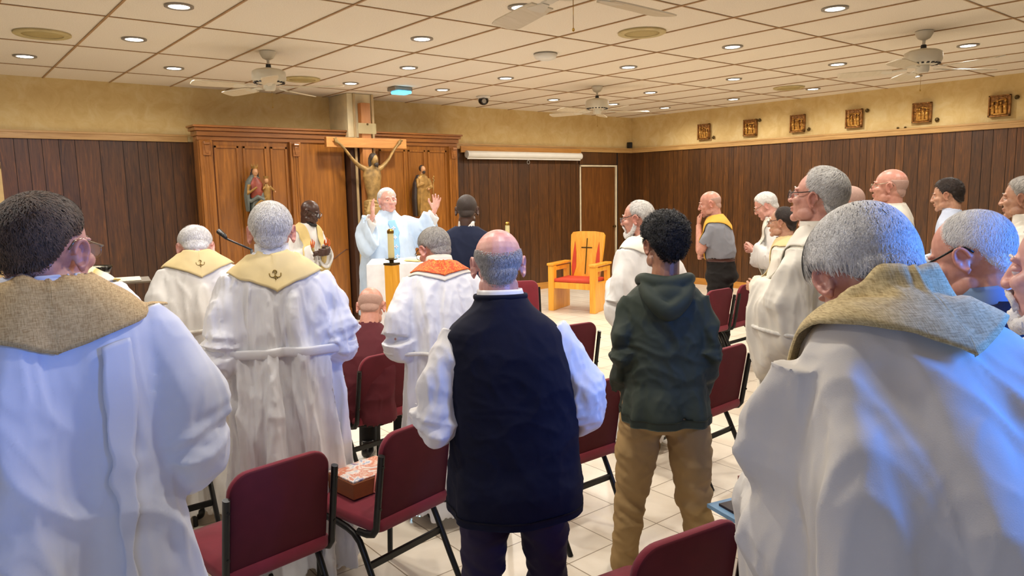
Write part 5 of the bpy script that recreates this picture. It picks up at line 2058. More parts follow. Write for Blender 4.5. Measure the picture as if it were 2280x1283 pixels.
# ---- behind him: only a striped stole shoulder shows
def man_striped():
    p = Person('person in white alb with yellow-striped stole, head hidden behind the near left man', 124, 482, 2.75, yaw=15, lean=10, hyaw=0, hpitch=20, skin='fair', girth=1.05, seed=12, nz=1.46, xlean=-9)
    p.set_arms(*clasp())
    bv = alb(p)
    p.stole(bv, striped('stole_stripes', 0, [(0.0, srgb(214, 178, 84)), (0.30, srgb(222, 190, 100)), (0.34, srgb(240, 226, 170)), (0.42, srgb(240, 226, 170)), (0.46, srgb(214, 178, 84)), (.72, srgb(230, 220, 196)), (.98, srgb(230, 222, 200))], 9.0), point=1.32, wide=.18, label='yellow and cream striped stole')
    p.hair('grey')
    p.finish()


man_striped()


# ---- two albs with pale gold stoles
def man_bowed_left():
    p = Person('white-haired man in white alb and pale gold stole, head bowed, third from the left', 433, 499, 4.0, yaw=-6, lean=14, hyaw=4, hpitch=38, skin='pink', hs=1.08, girth=1.10, seed=13, nz=1.455, vox=.010)
    p.set_arms(*clasp(.31, 1.08))
    bv = alb(p)
    p.stole_net = p.stole(bv, m_goldst, point=1.33, wide=.165, label='pale gold stole with small emblem')
    emblem(p, 0, -.16, 1.395, .62, m_emb)
    p.belt(bv, 1.07, .010, m_cord)
    p.hair('white', strands=1500, th=.007, hi=[(0, .06), (60, .06), (90, .085), (180, .086)], length=.02)
    p.shoes(m_shoe)
    p.finish(bald_tint=.5)


def man_white_hair():
    p = Person('white-haired man in crisp gathered alb and pale gold stole, seen squarely from behind', 600, 446, 3.22, yaw=0, lean=5, hyaw=3, hpitch=8, skin='ruddy', hs=1.11, girth=1.14, depth=1.1, seed=14, nz=1.495, xlean=-3, vox=.0080, hvox=.004)
    p.set_arms(((-.31, -.03, 1.09), (-.06, .24, 1.12)), ((.29, -.01, 1.09), (.06, .24, 1.12)))
    bv = alb(p, m_albsatin, crease=((.014, 9, 1.5), (.008, 20, 3)), folds=((11, 1.27, .3, .012, .030), (17, 1.22, .4, .009, .016), (6, 1.1, .2, .004, .018)), slv=((.095, .105), (.115, .13), (.085, .10)), wr=.011, stop=.9)
    p.stole_net = p.stole(bv, m_goldst, point=1.325, wide=.165, label='pale gold stole with small lily emblem', shz=1.395)
    emblem(p, 0, -.16, 1.39, .68, m_emb)
    p.belt(bv, 1.075, .012, m_albsatin, name='cincture_band', flat=.022)
    v, f = p.rings([(1.47, .066, .062, -.012), (1.525, .062, .060, -.006)], n=40, dz=.02, hollow=.02)
    p.part('collar', v, f, m_alb)
    p.hair('silver', strands=6000, th=.007, length=.016, lift=.0025, lo=[(0, .10), (30, .092), (50, .070), (72, .0), (90, .022), (112, .0), (128, -.045), (150, -.072), (180, -.080)], amp=.002)
    p.shoes(m_shoe)
    p.finish(bald_tint=.5)


man_bowed_left()
man_white_hair()


# ---- by the altar
def deacon():
    p = Person('man with shaved head and glasses in gold stole beside the altar screen, hands folded', 688, 446, 7.6, yaw=142, lean=4, hyaw=-25, hpitch=20, skin='dark', hs=1.04, girth=1.0, seed=15, vox=.012, hvox=.006)
    p.set_arms(((-.29, .0, 1.10), (-.045, .26, 1.17)), ((.29, .0, 1.10), (.045, .26, 1.17)), (dict(dir=(.8, .5, .0), palm=(0, -1, .2), curl=.5), dict(dir=(-.8, .55, .05), palm=(0, -1, .2), curl=.6)))
    bv = alb(p, slv=((.085, .095), (.095, .12), (.085, .12)), stop=.86, hang=.07)
    m_vest = cloth('stole_cream_gold', (216, 192, 130), .7, 500, .15, .1, 6)
    p.stole(bv, m_vest, low=.32, wide=.175, point=1.30, label='long cream and gold stole with flame ornament')
    for x in (-.095, .095):
        g = G()
        for q in range(5):
            a = q*1.25
            g.tube(cr([(x+.012*math.sin(a), .20, 1.24), (x+.03*math.sin(a), .205, 1.27+.03*math.cos(a)), (x+.022*math.sin(a+.5), .205, 1.31+.025*math.cos(a))], 6), [.004, .009, .009, .007, .005, .002], 8)
        v, f = g.arrays()
        v = p.bend(v)
        bb = bv
        for i in range(len(v)):
            h = bb.find_nearest(Vector(v[i]))
            v[i][1] = h[0][1]+.014+(v[i][1]-.2)*.3
        p.part('flame_ornament', v, f, plain('embroidery_orange', (204, 96, 34), .5, noise_scale=40, noise_amt=.4))
    p.eyes()
    p.glasses(m_gl_dark)
    g = G()
    v, f = stube([(-.05, .02, -.098), (-.03, .062, -.112), (0, .088, -.112), (.03, .062, -.112), (.05, .02, -.098)], [.010, .016, .018, .016, .010], 12)
    g.add(v, f)
    v, f = rmesh(*g.arrays(), .005, 1)
    p.part('beard', p.H(v), f, hair_mat('black', *HAIR['black']))
    p.hairmat = hair_mat('black', *HAIR['black'])
    p.shoes(m_shoe)
    p.finish()


def celebrant():
    p = Person('grey-haired celebrant in white and light blue chasuble, both arms raised at the altar', 861, 417, 8.25, yaw=160, lean=0, hyaw=-2, hpitch=-4, skin='pink', hs=1.15, girth=1.10, depth=1.15, seed=16, ew=.95, vox=.012, hvox=.0055)
    # his right hand shows at the left of the picture
    p.set_arms(((-.40, .14, 1.24), (-.47, .22, 1.50)), ((.36, .16, 1.22), (.27, .30, 1.47)),
               (dict(dir=(-.25, .05, 1), palm=(.75, .6, .1), curl=.12, scale=1.15, spread=.3, thumb=.9), dict(dir=(.15, .1, 1), palm=(-.9, .35, .1), curl=.25, scale=1.15, thumb=.7)))
    m_chas = cloth('chasuble_white', (204, 222, 242), .7, 600, .08, .25, 6)
    m_chb = cloth('chasuble_blue', (150, 200, 236), .6, 600, .08, .1, 6)
    ps = [p.rings([(.35, .30, .24, 0), (.7, .29, .23, 0), (1.0, .27, .20, 0), (1.2, .245, .17, 0), (1.35, .215, .135, -.01), (1.41, .18, .11, -.012), (1.445, .13, .095, -.012), (1.48, .09, .085, -.005), (1.53, .068, .068, 0)], folds=((6, 1.3, .4, .006, .03), (11, 1.2, .5, .004, .012)), n=150)]
    for sd in (-1, 1):
        ps.append(p.sleeve(sd, ((.10, .13), (.10, .17), (.085, .13)), stop=.80, hang=.22, wr_amp=.008))
    v, f = p.cloth_part('chasuble', ps, m_chas, None, 2, crease=((.012, 6, 1.5),))
    bv = p.bvh(v, f)
    p.drape(bv, [(-.05, .3, .75), (-.05, .3, 1.1), (-.05, .25, 1.3), (-.045, .16, 1.42)], [(.05, .3, .75), (.05, .3, 1.1), (.05, .25, 1.3), (.045, .16, 1.42)], m_chb, 'blue_orphrey', .008, 50, 8, label='light blue ornamented band down the chasuble front')
    g = G()
    for z in (1.32, 1.22, 1.12, 1.02, .92, .82):
        h = bv.ray_cast(Vector((0, 1, z)), Vector((0, -1, 0)))
        y = (h[0][1] if h[0] else .2)+.016
        for a in range(4):
            R_ = roty(a*PI/2)
            g.ell(np.array([0, y, z])+R_ @ np.array([0, 0, .013]), (.008, .004, .012), 8, 6, R_)
    v, f = g.arrays()
    p.part('embroidered_motifs', v, f, plain('motif_white_blue', (226, 232, 246), .6, noise_scale=30))
    ps = []
    for sd in (-1, 1):
        ps.append(p.sleeve(sd, ((.05, .05), (.055, .07), (.055, .075)), stop=.93, hang=.05, wr_amp=.003))
    p.cloth_part('under_sleeves', ps[:1], m_alb)
    p.parts[-1][0] = 'under_sleeve'
    p.cloth_part('under_sleeve', ps[1:], m_alb)
    v, f = p.rings(ALB[:4], n=60)
    p.part('alb', v, f, m_alb)
    p.hair('white', th=.012, amp=.004, length=.03, strands=600, lo=[(0, .088), (30, .085), (50, .070), (72, .02), (90, .022), (112, .0), (128, -.045), (150, -.072), (180, -.078)])
    p.eyes()
    p.brows()
    p.shoes(m_shoe)
    p.finish()


def man_navy_suit():
    p = Person('man with close-shaved dark head in navy suit jacket, seen from behind near the altar', 1038, 433, 5.9, yaw=18, lean=5, hyaw=-14, hpitch=12, skin='dark', hs=1.08, girth=1.06, seed=17, vox=.010)
    p.set_arms(*clasp(.30, 1.08))
    m = cloth('suit_navy', (24, 32, 58), .75, 600, .15, .2, 6)
    ps = [p.rings([(.78, .205, .145, 0), (.95, .195, .135, -.005), (1.1, .20, .132, -.008), (1.25, .215, .130, -.012), (1.35, .218, .118, -.014), (1.40, .20, .104, -.014), (1.43, .165, .090, -.012), (1.46, .11, .078, -.010), (1.485, .078, .07, -.006)], folds=((4, 1.2, .8, .002, .008),), n=110)]
    for sd in (-1, 1):
        ps.append(p.sleeve(sd, ((.078, .088), (.062, .068), (.05, .055)), stop=.97, wr_amp=.004))
    v, f = p.cloth_part('jacket', ps, m, crease=((.006, 6, 4),))
    bv = p.bvh(v, f)
    v, f = p.rings([(1.47, .064, .060, -.012), (1.515, .060, .058, -.006)], n=40, dz=.02, hollow=.02)
    p.part('shirt_collar', v, f, m_alb)
    p.trousers(cloth('suit_trousers', (24, 28, 50), .75, 600, .15, .2, 6))
    p.shoes(m_shoe)
    p.hair('stubble', th=.0015, amp=0, lo=LO_STD)
    p.finish()


def man_orange_stole():
    p = Person('grey-haired man in white alb with bright orange patterned stole, back turned', 966, 504, 3.95, yaw=-8, lean=17, hyaw=-26, hpitch=26, skin='ruddy', hs=1.04, girth=1.12, depth=1.15, seed=18, nz=1.50, vox=.009, hvox=.0045)
    p.set_arms(*clasp(.35, 1.06))
    bv = alb(p, m_albsatin, crease=((.012, 9, 1.6), (.007, 18, 3)), folds=((10, 1.30, .3, .010, .026), (16, 1.25, .4, .007, .014), (5, 1.1, .2, .004, .02)), slv=((.10, .11), (.12, .135), (.09, .11)), wr=.010)
    s = NT('stole_orange')
    vv = s.coord('Object')
    s.l(s.ramp(s.noise(vv, 42, 2, .5, 2.0), [(.42, srgb(214, 74, 26)), (.5, srgb(226, 96, 30)), (.56, srgb(232, 160, 58)), (.62, srgb(220, 84, 26))]), s.b.inputs['Base Color'])
    s.b.inputs['Roughness'].default_value = .6
    s.bump(s.noise(vv, 300, 2), .3, .002)
    p.stole(bv, m_alb2, point=1.355, wide=.165, name='stole_lining', off=.006, label='cream lining edge of the stole', shz=1.41)
    p.stole(bv, s.m, point=1.385, wide=.145, off=.014, label='orange and gold patterned stole', shz=1.42, vneck=1.45)
    v, f = p.rings([(1.45, .078, .072, -.014), (1.52, .066, .064, -.006)], n=40, dz=.02, hollow=.02)
    p.part('collar', v, f, m_alb2)
    p.belt(bv, 1.0, .011, m_cord)
    p.hair('salt', strands=4500, th=.009, length=.018, lift=.003, lo=[(0, .095), (30, .088), (50, .068), (72, .0), (90, .022), (112, .0), (128, -.045), (150, -.07), (180, -.078)])
    p.glasses(m_gl_dark, False)
    p.shoes(m_shoe)
    p.finish()


def man_burgundy():
    p = Person('bald man in burgundy sweater, seated and leaning forward on a maroon chair', 820, 642, 4.55, yaw=16, lean=24, hyaw=-8, hpitch=30, skin='ruddy', hs=1.05, girth=1.02, seed=19, vox=.010, hvox=.005, sit=.46)
    p.label = 'bald man in burgundy sweater, seated with head bowed, behind two maroon chairs'
    p.set_arms(((-.26, .20, 1.02), (-.10, .42, .98)), ((.27, .18, 1.02), (.10, .42, .98)))
    m = cloth('sweater_burgundy', (84, 30, 38), .8, 500, .2, .3, 8)
    ps = [p.rings([(.86, .195, .15, 0), (1.0, .19, .14, -.005), (1.1, .195, .132, -.008), (1.25, .208, .128, -.012), (1.35, .205, .115, -.014), (1.40, .185, .10, -.014), (1.43, .15, .088, -.012), (1.46, .10, .074, -.010), (1.49, .070, .066, -.006)], folds=((5, 1.2, .9, .003, .010),), n=110)]
    for sd in (-1, 1):
        ps.append(p.sleeve(sd, ((.080, .09), (.066, .072), (.045, .048)), stop=.97, wr_amp=.007))
    p.cloth_part('sweater', ps, m, crease=((.010, 6, 5),))
    g = []
    for sx in (-1, 1):
        g.append(stube([(sx*.09, .02, .93), (sx*.11, .30, .93), (sx*.12, .47, .90), (sx*.12, .48, .75), (sx*.12, .46, .53)], [(.10, .09), (.085, .08), (.07, .07), (.06, .06), (.06, .06)], 24, 40))
    g.append(p.rings([(.99, .16, .13, 0), (.92, .175, .14, 0), (.86, .17, .13, 0)], n=50, hollow=0))
    p.cloth_part('trousers', g, m_black_tr)
    p.shoes(m_shoe)
    for q in p.parts:
        if q[0] == 'shoe':
            q[1] = q[1]+np.array([0, .44, .46])
    p.hair('cropped', 'fringe', th=.0012, amp=0)
    p.finish(bald_tint=.25)


deacon()
celebrant()
man_navy_suit()
man_orange_stole()
man_burgundy()


# ---- front centre: navy vest over white shirt
def man_vest():
    p = Person('balding grey-haired man in navy vest over white shirt, back turned, front centre', 1108, 511, 2.42, yaw=-6, lean=5, hyaw=3, hpitch=12, skin='pink', hs=1.07, girth=1.12, depth=1.3, seed=20, nz=1.535, xlean=-3, vox=.0070, hvox=.0036)
    p.set_arms(((-.34, -.03, 1.10), (-.22, .22, 1.02)), ((.34, .0, 1.10), (.20, .24, 1.02)))
    m_sh = cloth('shirt_white', (232, 228, 224), .7, 800, .06, .4, 10, .02)
    m_v = cloth('vest_navy', (15, 17, 36), .85, 500, .2, .35, 6, .08, wdist=.016)
    ps = [p.rings([(1.0, .145, .10, 0), (1.2, .160, .105, -.01), (1.33, .155, .095, -.014), (1.39, .135, .084, -.014), (1.43, .105, .074, -.012), (1.46, .095, .07, -.010), (1.50, .068, .064, -.004)], n=80, dz=.03)]
    for sd in (-1, 1):
        ps.append(p.sleeve(sd, ((.088, .10), (.098, .115), (.085, .10)), stop=.42, wr_amp=.009, hang=.015))
    p.cloth_part('shirt', ps, m_sh, crease=((.010, 8, 4), (.005, 18, 9)))
    v, f = p.rings([(1.455, .083, .077, -.020), (1.49, .077, .072, -.014), (1.525, .070, .067, -.006)], n=60, dz=.008, hollow=.02)
    p.part('shirt_collar', v, f, m_sh)
    tab = [(.755, .212, .165, -.005), (.84, .212, .166, -.008), (.95, .200, .148, -.008), (1.1, .198, .138, -.008), (1.22, .196, .132, -.012), (1.31, .190, .124, -.016), (1.37, .184, .112, -.016), (1.405, .162, .102, -.016), (1.435, .128, .093, -.016), (1.46, .100, .086, -.016), (1.482, .084, .080, -.016), (1.505, .078, .075, -.012)]
    p.cloth_part('vest', [p.rings(tab, folds=((3, 1.2, .8, .002, .009), (7, .95, .76, .001, .006), (2, 1.3, 1.0, .001, .005)), n=160)], m_v, crease=((.007, 4, 5), (.003, 9, 12)))
    v, f = p.rings([(.748, .214, .168, -.005), (.775, .215, .169, -.005)], folds=((3, 1.2, .8, .002, .009), (7, .95, .76, .001, .006), (2, 1.3, 1.0, .001, .005)), n=160, dz=.01, hollow=0)
    p.part('hem_band', v, f, m_v)
    P_ = p.bend(np.array([[.0805*math.cos(a)*p.girth, .078*math.sin(a)*p.depth*.96-.014, 1.500] for a in np.linspace(0, 2*PI, 61)[:-1]]))
    v, f = tube(P_, [(.006, .010)]*60, 10, closed=True)
    p.part('neck_band', v, f, m_v)
    p.trousers(cloth('trousers_plum', (44, 36, 60), .75, 700, .1, .35, 7), top=.95, fat=1.06, wr=.008)
    p.shoes(m_shoe)
    p.hair('salt', 'fringe', soft=.03, strands=3800, th=.0040, length=.020, lift=.0018, mess=.25, hi=[(0, -.2), (52, -.2), (70, .035), (95, .052), (130, .046), (155, .034), (180, .028)], lo=[(0, .078), (35, .070), (55, .045), (72, .0), (90, .022), (112, .0), (128, -.045), (150, -.078), (180, -.086)])
    p.finish(bald_tint=.6)


# ---- young man in green hoodie and khakis
def man_hoodie():
    p = Person('young man with curly black hair in dark green hooded jacket and khaki trousers', 1482, 463, 3.05, yaw=-6, lean=2, hyaw=-20, hpitch=0, skin='brown', hs=1.02, girth=.95, depth=1.0, seed=21, nz=1.545, ew=.74, vox=.0078, hvox=.004)
    p.set_arms(((-.255, -.04, 1.12), (-.18, .14, .92)), ((.255, -.04, 1.12), (.18, .14, .92)))
    m = cloth('jacket_green', (52, 60, 50), .62, 800, .05, .35, 5, .05, wdist=.016)
    tab = [(.835, .214, .182, -.014), (.85, .218, .184, -.014), (.88, .216, .180, -.014), (.93, .206, .168, -.012), (1.0, .192, .142, -.010), (1.1, .192, .135, -.01), (1.22, .203, .130, -.014), (1.33, .200, .120, -.016), (1.385, .186, .108, -.015), (1.42, .155, .096, -.012), (1.45, .115, .086, -.010), (1.48, .086, .078, -.004)]
    ps = [p.rings(tab, folds=((4, 1.2, .86, .002, .012), (9, 1.0, .86, .001, .008), (13, .93, .85, .001, .005)), n=150)]
    for sd in (-1, 1):
        ps.append(p.sleeve(sd, ((.088, .095), (.070, .078), (.058, .062)), stop=.92, wr_amp=.010))
    v, f = p.cloth_part('hooded_jacket', ps, m, crease=((.010, 5, 4), (.005, 10, 10)))
    bv = p.bvh(v, f)
    v, f = p.rings([(.826, .217, .185, -.014), (.862, .220, .186, -.014)], folds=((4, 1.2, .86, .002, .012), (9, 1.0, .86, .001, .008), (13, .93, .85, .001, .005)), n=150, dz=.01, hollow=0)
    p.part('hem_band', v, f, m)
    # the hood lying on the back
    g = G()
    v, f = stube([(-.075, .075, 1.415), (-.112, .02, 1.455), (-.098, -.07, 1.475), (-.05, -.115, 1.465), (0, -.125, 1.46), (.05, -.115, 1.465), (.098, -.07, 1.475), (.112, .02, 1.455), (.075, .075, 1.415)],
                 [(.018, .016), (.022, .022), (.024, .026), (.024, .030), (.024, .030), (.024, .030), (.024, .026), (.022, .022), (.018, .016)], 16, 60)
    g.add(v, f)
    v, f = stube([(-.10, -.075, 1.445), (-.065, -.135, 1.385), (0, -.165, 1.335), (.065, -.135, 1.385), (.10, -.075, 1.445)], [(.03, .03), (.035, .04), (.030, .045), (.035, .04), (.03, .03)], 16, 40)
    g.add(v, f)
    g.ell((0, -.125, 1.40), (.085, .045, .06), 18, 12)
    v, f = g.arrays()
    v, f = rmesh(p.bend(v), f, .008, 4)
    p.part('hood', v, f, m)
    p.trousers(cloth('trousers_khaki', (164, 134, 88), .8, 700, .12, .25, 9, .05), top=.93, fat=1.16, stance=.16, wr=.009, step=-.03)
    p.shoes(m_shoe)
    p.hair('black', mess=1.8, strands=11000, th=.012, length=.022, lift=.007, amp=.024, freq=8, curl=.005, top=.014, lo=[(0, .085), (35, .078), (55, .050), (72, .0), (90, .030), (112, .010), (128, -.03), (150, -.055), (180, -.062)], width=.0016)
    p.eyes()
    p.brows()
    p.finish()


man_vest()
man_hoodie()


# ---- middle right
def man_bearded():
    p = Person('white-bearded man with glasses in white alb, facing left behind the hooded young man', 1422, 444, 4.9, yaw=-42, lean=6, hyaw=-32, hpitch=6, skin='ruddy', hs=1.06, girth=1.10, depth=1.1, seed=22, vox=.009, hvox=.0045)
    p.set_arms(*clasp(.33, 1.02, .22, .06, 1.08))
    bv = alb(p, slv=((.10, .12), (.13, .17), (.12, .17)), hang=.06, wr=.010)
    p.stole(bv, m_alb2, point=1.30, wide=.17, label='cream collar-like stole')
    p.hair('grey', 'receding', strands=1500, th=.005, length=.018)
    p.beard('white')
    p.eyes()
    p.brows()
    p.glasses(m_gl_dark)
    p.shoes(m_shoe)
    p.finish(bald_tint=.5)


def man_polo():
    p = Person('bald man in grey polo shirt with gold stole, hand held to his chin', 1583, 426, 7.3, yaw=-78, lean=8, hyaw=-14, hpitch=14, skin='ruddy', hs=1.06, girth=.98, depth=1.12, seed=23, vox=.010, hvox=.005)
    p.set_arms(((-.20, .17, 1.12), (-.05, .215, 1.38)), ((.24, .13, 1.08), (.02, .20, 1.06)),
               (dict(dir=(.25, .1, 1), palm=(.4, -1, 0), curl=.75), dict(dir=(-1, .1, .1), palm=(0, -1, 0), curl=.5)), bare=1.6)
    m = cloth('polo_grey', (138, 140, 148), .85, 500, .2, .2, 7)
    ps = [p.rings([(1.035, .160, .122, 0), (1.06, .170, .132, 0), (1.12, .182, .138, -.004), (1.25, .194, .126, -.012), (1.35, .198, .112, -.014), (1.40, .178, .098, -.014), (1.43, .145, .086, -.012), (1.46, .095, .072, -.010), (1.49, .068, .064, -.006)], folds=((5, 1.2, .9, .002, .008),), n=110)]
    for sd in (-1, 1):
        ps.append(p.sleeve(sd, ((.080, .09), (.072, .082), (.07, .08)), cut=.42, stop=.5, wr_amp=.003))
    v, f = p.cloth_part('polo_shirt', ps, m, crease=((.007, 6, 5),))
    bv = p.bvh(v, f)
    p.stole(bv, cloth('stole_yellow_gold', (224, 176, 72), .7, 500, .15, .1, 6), point=1.32, wide=.16, low=.62, label='yellow-gold stole hanging in front')
    v, f = p.rings([(1.050, .166, .127, 0), (1.018, .166, .127, 0)], n=60, dz=.02, hollow=.0)
    p.part('belt', v, f, plain('belt_brown', (70, 34, 24), .5, noise_scale=20))
    p.trousers(m_black_tr, top=1.03, fat=1.12)
    p.shoes(m_shoe)
    p.hair('cropped', 'fringe', th=.0012, amp=0)
    p.eyes()
    p.brows()
    p.finish(bald_tint=.1)


def man_far_white():
    p = Person('white-haired man in white alb with hands together, standing by the right wall', 1710, 426, 7.1, yaw=-84, lean=10, hyaw=-8, hpitch=28, skin='pink', hs=1.05, girth=1.02, seed=24, vox=.011, hvox=.005)
    p.set_arms(((-.27, .04, 1.08), (-.05, .25, 1.14)), ((.27, .04, 1.08), (.05, .25, 1.14)), (dict(dir=(.5, .9, .1), palm=(.2, -1, .2), curl=.6), dict(dir=(-.5, .9, .1), palm=(-.2, -1, .2), curl=.6)))
    bv = alb(p, stop=.85, hang=.05)
    p.stole(bv, m_alb2, low=.45)
    p.hair('white', strands=900, th=.014, amp=.004, length=.03)
    p.eyes()
    p.brows()
    p.glasses(m_gl_met, False)
    p.shoes(m_shoe)
    p.finish()


def man_dark_balding():
    p = Person('man with thinning dark hair in cream alb, turned left, before the white-haired man', 1743, 459, 5.75, yaw=-66, lean=8, hyaw=-10, hpitch=2, skin='tan', hs=1.08, girth=1.06, depth=1.1, seed=25, vox=.010, hvox=.005)
    p.set_arms(((-.28, .06, 1.06), (-.06, .30, 1.02)), ((.30, .02, 1.06), (.08, .28, 1.02)), (dict(dir=(.2, 1, .1), palm=(.9, 0, 0), curl=.6), dict(dir=(-.2, 1, .1), palm=(-.9, 0, 0), curl=.6)))
    bv = alb(p, m_alb2, slv=((.09, .10), (.11, .13), (.10, .14)), stop=.88, hang=.06)
    p.stole(bv, m_goldst, low=.3, wide=.165, point=1.33, label='pale gold stole edged with cream')
    p.hair('dark', strands=2500, th=.010, length=.025, lo=[(0, .118), (35, .10), (50, .07), (72, .0), (90, .022), (112, .0), (128, -.045), (150, -.072), (180, -.078)])
    p.eyes()
    p.brows()
    p.glasses(m_gl_dark, False)
    p.shoes(m_shoe)
    for q in p.parts:
        if q[0] == 'shoe':
            q[1] = q[1]+np.array([0, .06, 0])
    p.finish(bald_tint=.2)


def man_tall_grey():
    p = Person('tall grey-haired man with glasses in ivory alb, chin lifted, right of centre', 1826, 368, 3.42, yaw=-62, lean=2, hyaw=-12, hpitch=-9, skin='ruddy', hs=1.06, girth=1.06, depth=1.1, seed=26, vox=.0085, hvox=.0038)
    p.set_arms(((-.27, .03, 1.10), (-.10, .23, 1.08)), ((.27, .0, 1.08), (.10, .22, 1.07)), (dict(dir=(.4, .9, -.2), palm=(.9, 0, 0), curl=.6), dict(dir=(-.4, .9, -.2), palm=(-.9, 0, 0), curl=.6)))
    bv = alb(p, m_alb2, folds=((6, 1.1, .3, .006, .026), (11, 1.0, .3, .003, .014), (4, 1.2, .3, .004, .014)), slv=((.105, .12), (.135, .17), (.125, .20)), stop=.80, hang=.16, wr=.010)
    v, f = p.rings([(1.44, .098, .082, -.014), (1.48, .084, .076, -.010), (1.505, .074, .070, -.004)], n=60, dz=.01, hollow=.02)
    p.part('alb_collar', v, f, m_alb2)
    p.stole(bv, m_alb2, low=.35, wide=.175, point=1.32, name='stole', label='ivory stole with darker edge')
    g = G()
    rg = random.Random(5)
    for x in (.09,):
        pts = [(x+.02, .17, 1.0), (x+.03, .20, .95), (x+.032, .205, .7), (x+.03, .21, .45)]
        q = cr(p.bend(np.array(pts)), 40)
        for i in range(len(q)):
            h = bv.find_nearest(Vector(q[i]))
            q[i] = np.array(h[0])+np.array(h[1])*.008
        g.tube(q, [.007+.002*(i % 2) for i in range(len(q))], 8)
    v, f = g.arrays()
    p.part('cincture_end', v, f, m_cord, label='knotted white cord hanging down the side')
    p.belt(bv, 1.03, .009, m_cord)
    p.hair('grey', strands=7000, th=.013, length=.028, lift=.004, lo=[(0, .112), (35, .100), (50, .080), (66, .035), (80, .005), (90, .018), (112, .0), (128, -.045), (150, -.076), (180, -.084)], amp=.004, top=.004)
    p.eyes()
    p.brows()
    p.glasses(m_gl_dark)
    p.shoes(m_shoe)
    p.finish(bald_tint=.6)


def man_behind_tall():
    p = Person('man with close-cropped hair, only the head showing between two grey heads', 1889, 414, 5.25, yaw=-60, lean=4, hyaw=-10, hpitch=4, skin='ruddy', hs=1.02, girth=.98, seed=27, vox=.012, hvox=.005)
    p.set_arms(*clasp())
    alb(p)
    p.hair('cropped', th=.002, amp=0)
    p.finish()


def man_red_trim():
    p = Person('person in white with red trim, mostly hidden behind the tall grey-haired man', 1818, 440, 4.4, yaw=-50, lean=6, hyaw=-10, hpitch=10, skin='fair', girth=.98, seed=28, vox=.012, hvox=.006)
    p.set_arms(*clasp(.28))
    bv = alb(p)
    p.stole(bv, cloth('stole_red_white', (206, 60, 62), .7, 500, .15, .1, 6), wide=.14, point=1.36, low=.5, label='stole with red trim')
    p.hair('grey')
    p.finish()


def man_bald_right():
    p = Person('bald man in white alb near the right wall, facing left with head high', 1981, 377, 5.6, yaw=-76, lean=1, hyaw=-8, hpitch=-2, skin='ruddy', hs=1.08, girth=1.0, depth=1.05, seed=29, vox=.010, hvox=.005)
    p.set_arms(*clasp(.29, 1.06, .24, .05, 1.02))
    bv = alb(p)
    v, f = p.rings([(1.44, .085, .078, -.012), (1.49, .072, .068, -.006)], n=50, dz=.01, hollow=.02)
    p.part('alb_collar', v, f, m_alb2)
    p.stole(bv, m_alb2, point=1.32, wide=.165, off=.010, label='ivory stole')
    p.hair('cropped', 'fringe', th=.0015, amp=0)
    p.eyes()
    p.brows()
    p.glasses(m_gl_met, False)
    p.shoes(m_shoe)
    p.finish(bald_tint=.6)


def man_blue_shirt():
    p = Person('young dark-haired man in light blue shirt and black trousers by the right wall', 2113, 394, 6.0, yaw=-72, lean=3, hyaw=-10, hpitch=10, skin='tan', hs=1.03, girth=.90, depth=.98, seed=30, vox=.010, hvox=.005)
    p.set_arms(((-.25, .05, 1.10), (-.04, .32, 1.06)), ((.25, .05, 1.08), (.05, .32, 1.04)), (dict(dir=(.4, .9, .1), palm=(.2, -1, .2), curl=.7), dict(dir=(-.4, .9, .1), palm=(-.2, -1, .2), curl=.7)))
    m = cloth('shirt_light_blue', (196, 206, 226), .75, 700, .1, .35, 9)
    ps = [p.rings([(1.03, .165, .122, 0), (1.05, .172, .13, 0), (1.1, .185, .130, -.006), (1.25, .200, .122, -.012), (1.35, .200, .112, -.014), (1.40, .18, .098, -.014), (1.43, .148, .086, -.012), (1.46, .098, .072, -.010), (1.50, .068, .064, -.006)], folds=((6, 1.2, .92, .003, .009),), n=110)]
    for sd in (-1, 1):
        ps.append(p.sleeve(sd, ((.080, .09), (.066, .072), (.042, .046)), stop=.96, wr_amp=.006))
    p.cloth_part('shirt', ps, m)
    v, f = p.rings([(1.455, .080, .074, -.012), (1.50, .066, .063, -.004)], n=50, dz=.01, hollow=.02)
    p.part('shirt_collar', v, f, m)
    p.trousers(m_black_tr, top=1.05, fat=1.1)
    p.shoes(m_shoe)
    p.hair('dark', strands=1500, th=.014, length=.025, lift=.005, amp=.006, freq=8, top=.004, curl=.002, mess=.9)
    p.eyes()
    p.brows()
    p.finish()


def man_right_edge():
    p = Person('dark-haired man in cream alb at the right edge by the panelled wall', 2282, 390, 4.6, yaw=-74, lean=4, hyaw=-6, hpitch=4, skin='tan', hs=1.08, girth=1.05, seed=31, vox=.010, hvox=.0045)
    p.set_arms(*clasp())
    bv = alb(p, m_alb2)
    v, f = p.rings([(1.44, .098, .086, -.012), (1.51, .080, .074, -.006)], n=50, dz=.01, hollow=.02)
    p.part('alb_collar', v, f, m_alb2)
    p.hair('salt', strands=1500, th=.010)
    p.eyes()
    p.brows()
    p.finish()


man_bearded()
man_polo()
man_far_white()
man_dark_balding()
man_tall_grey()
man_behind_tall()
man_red_trim()
man_bald_right()
man_blue_shirt()
man_right_edge()


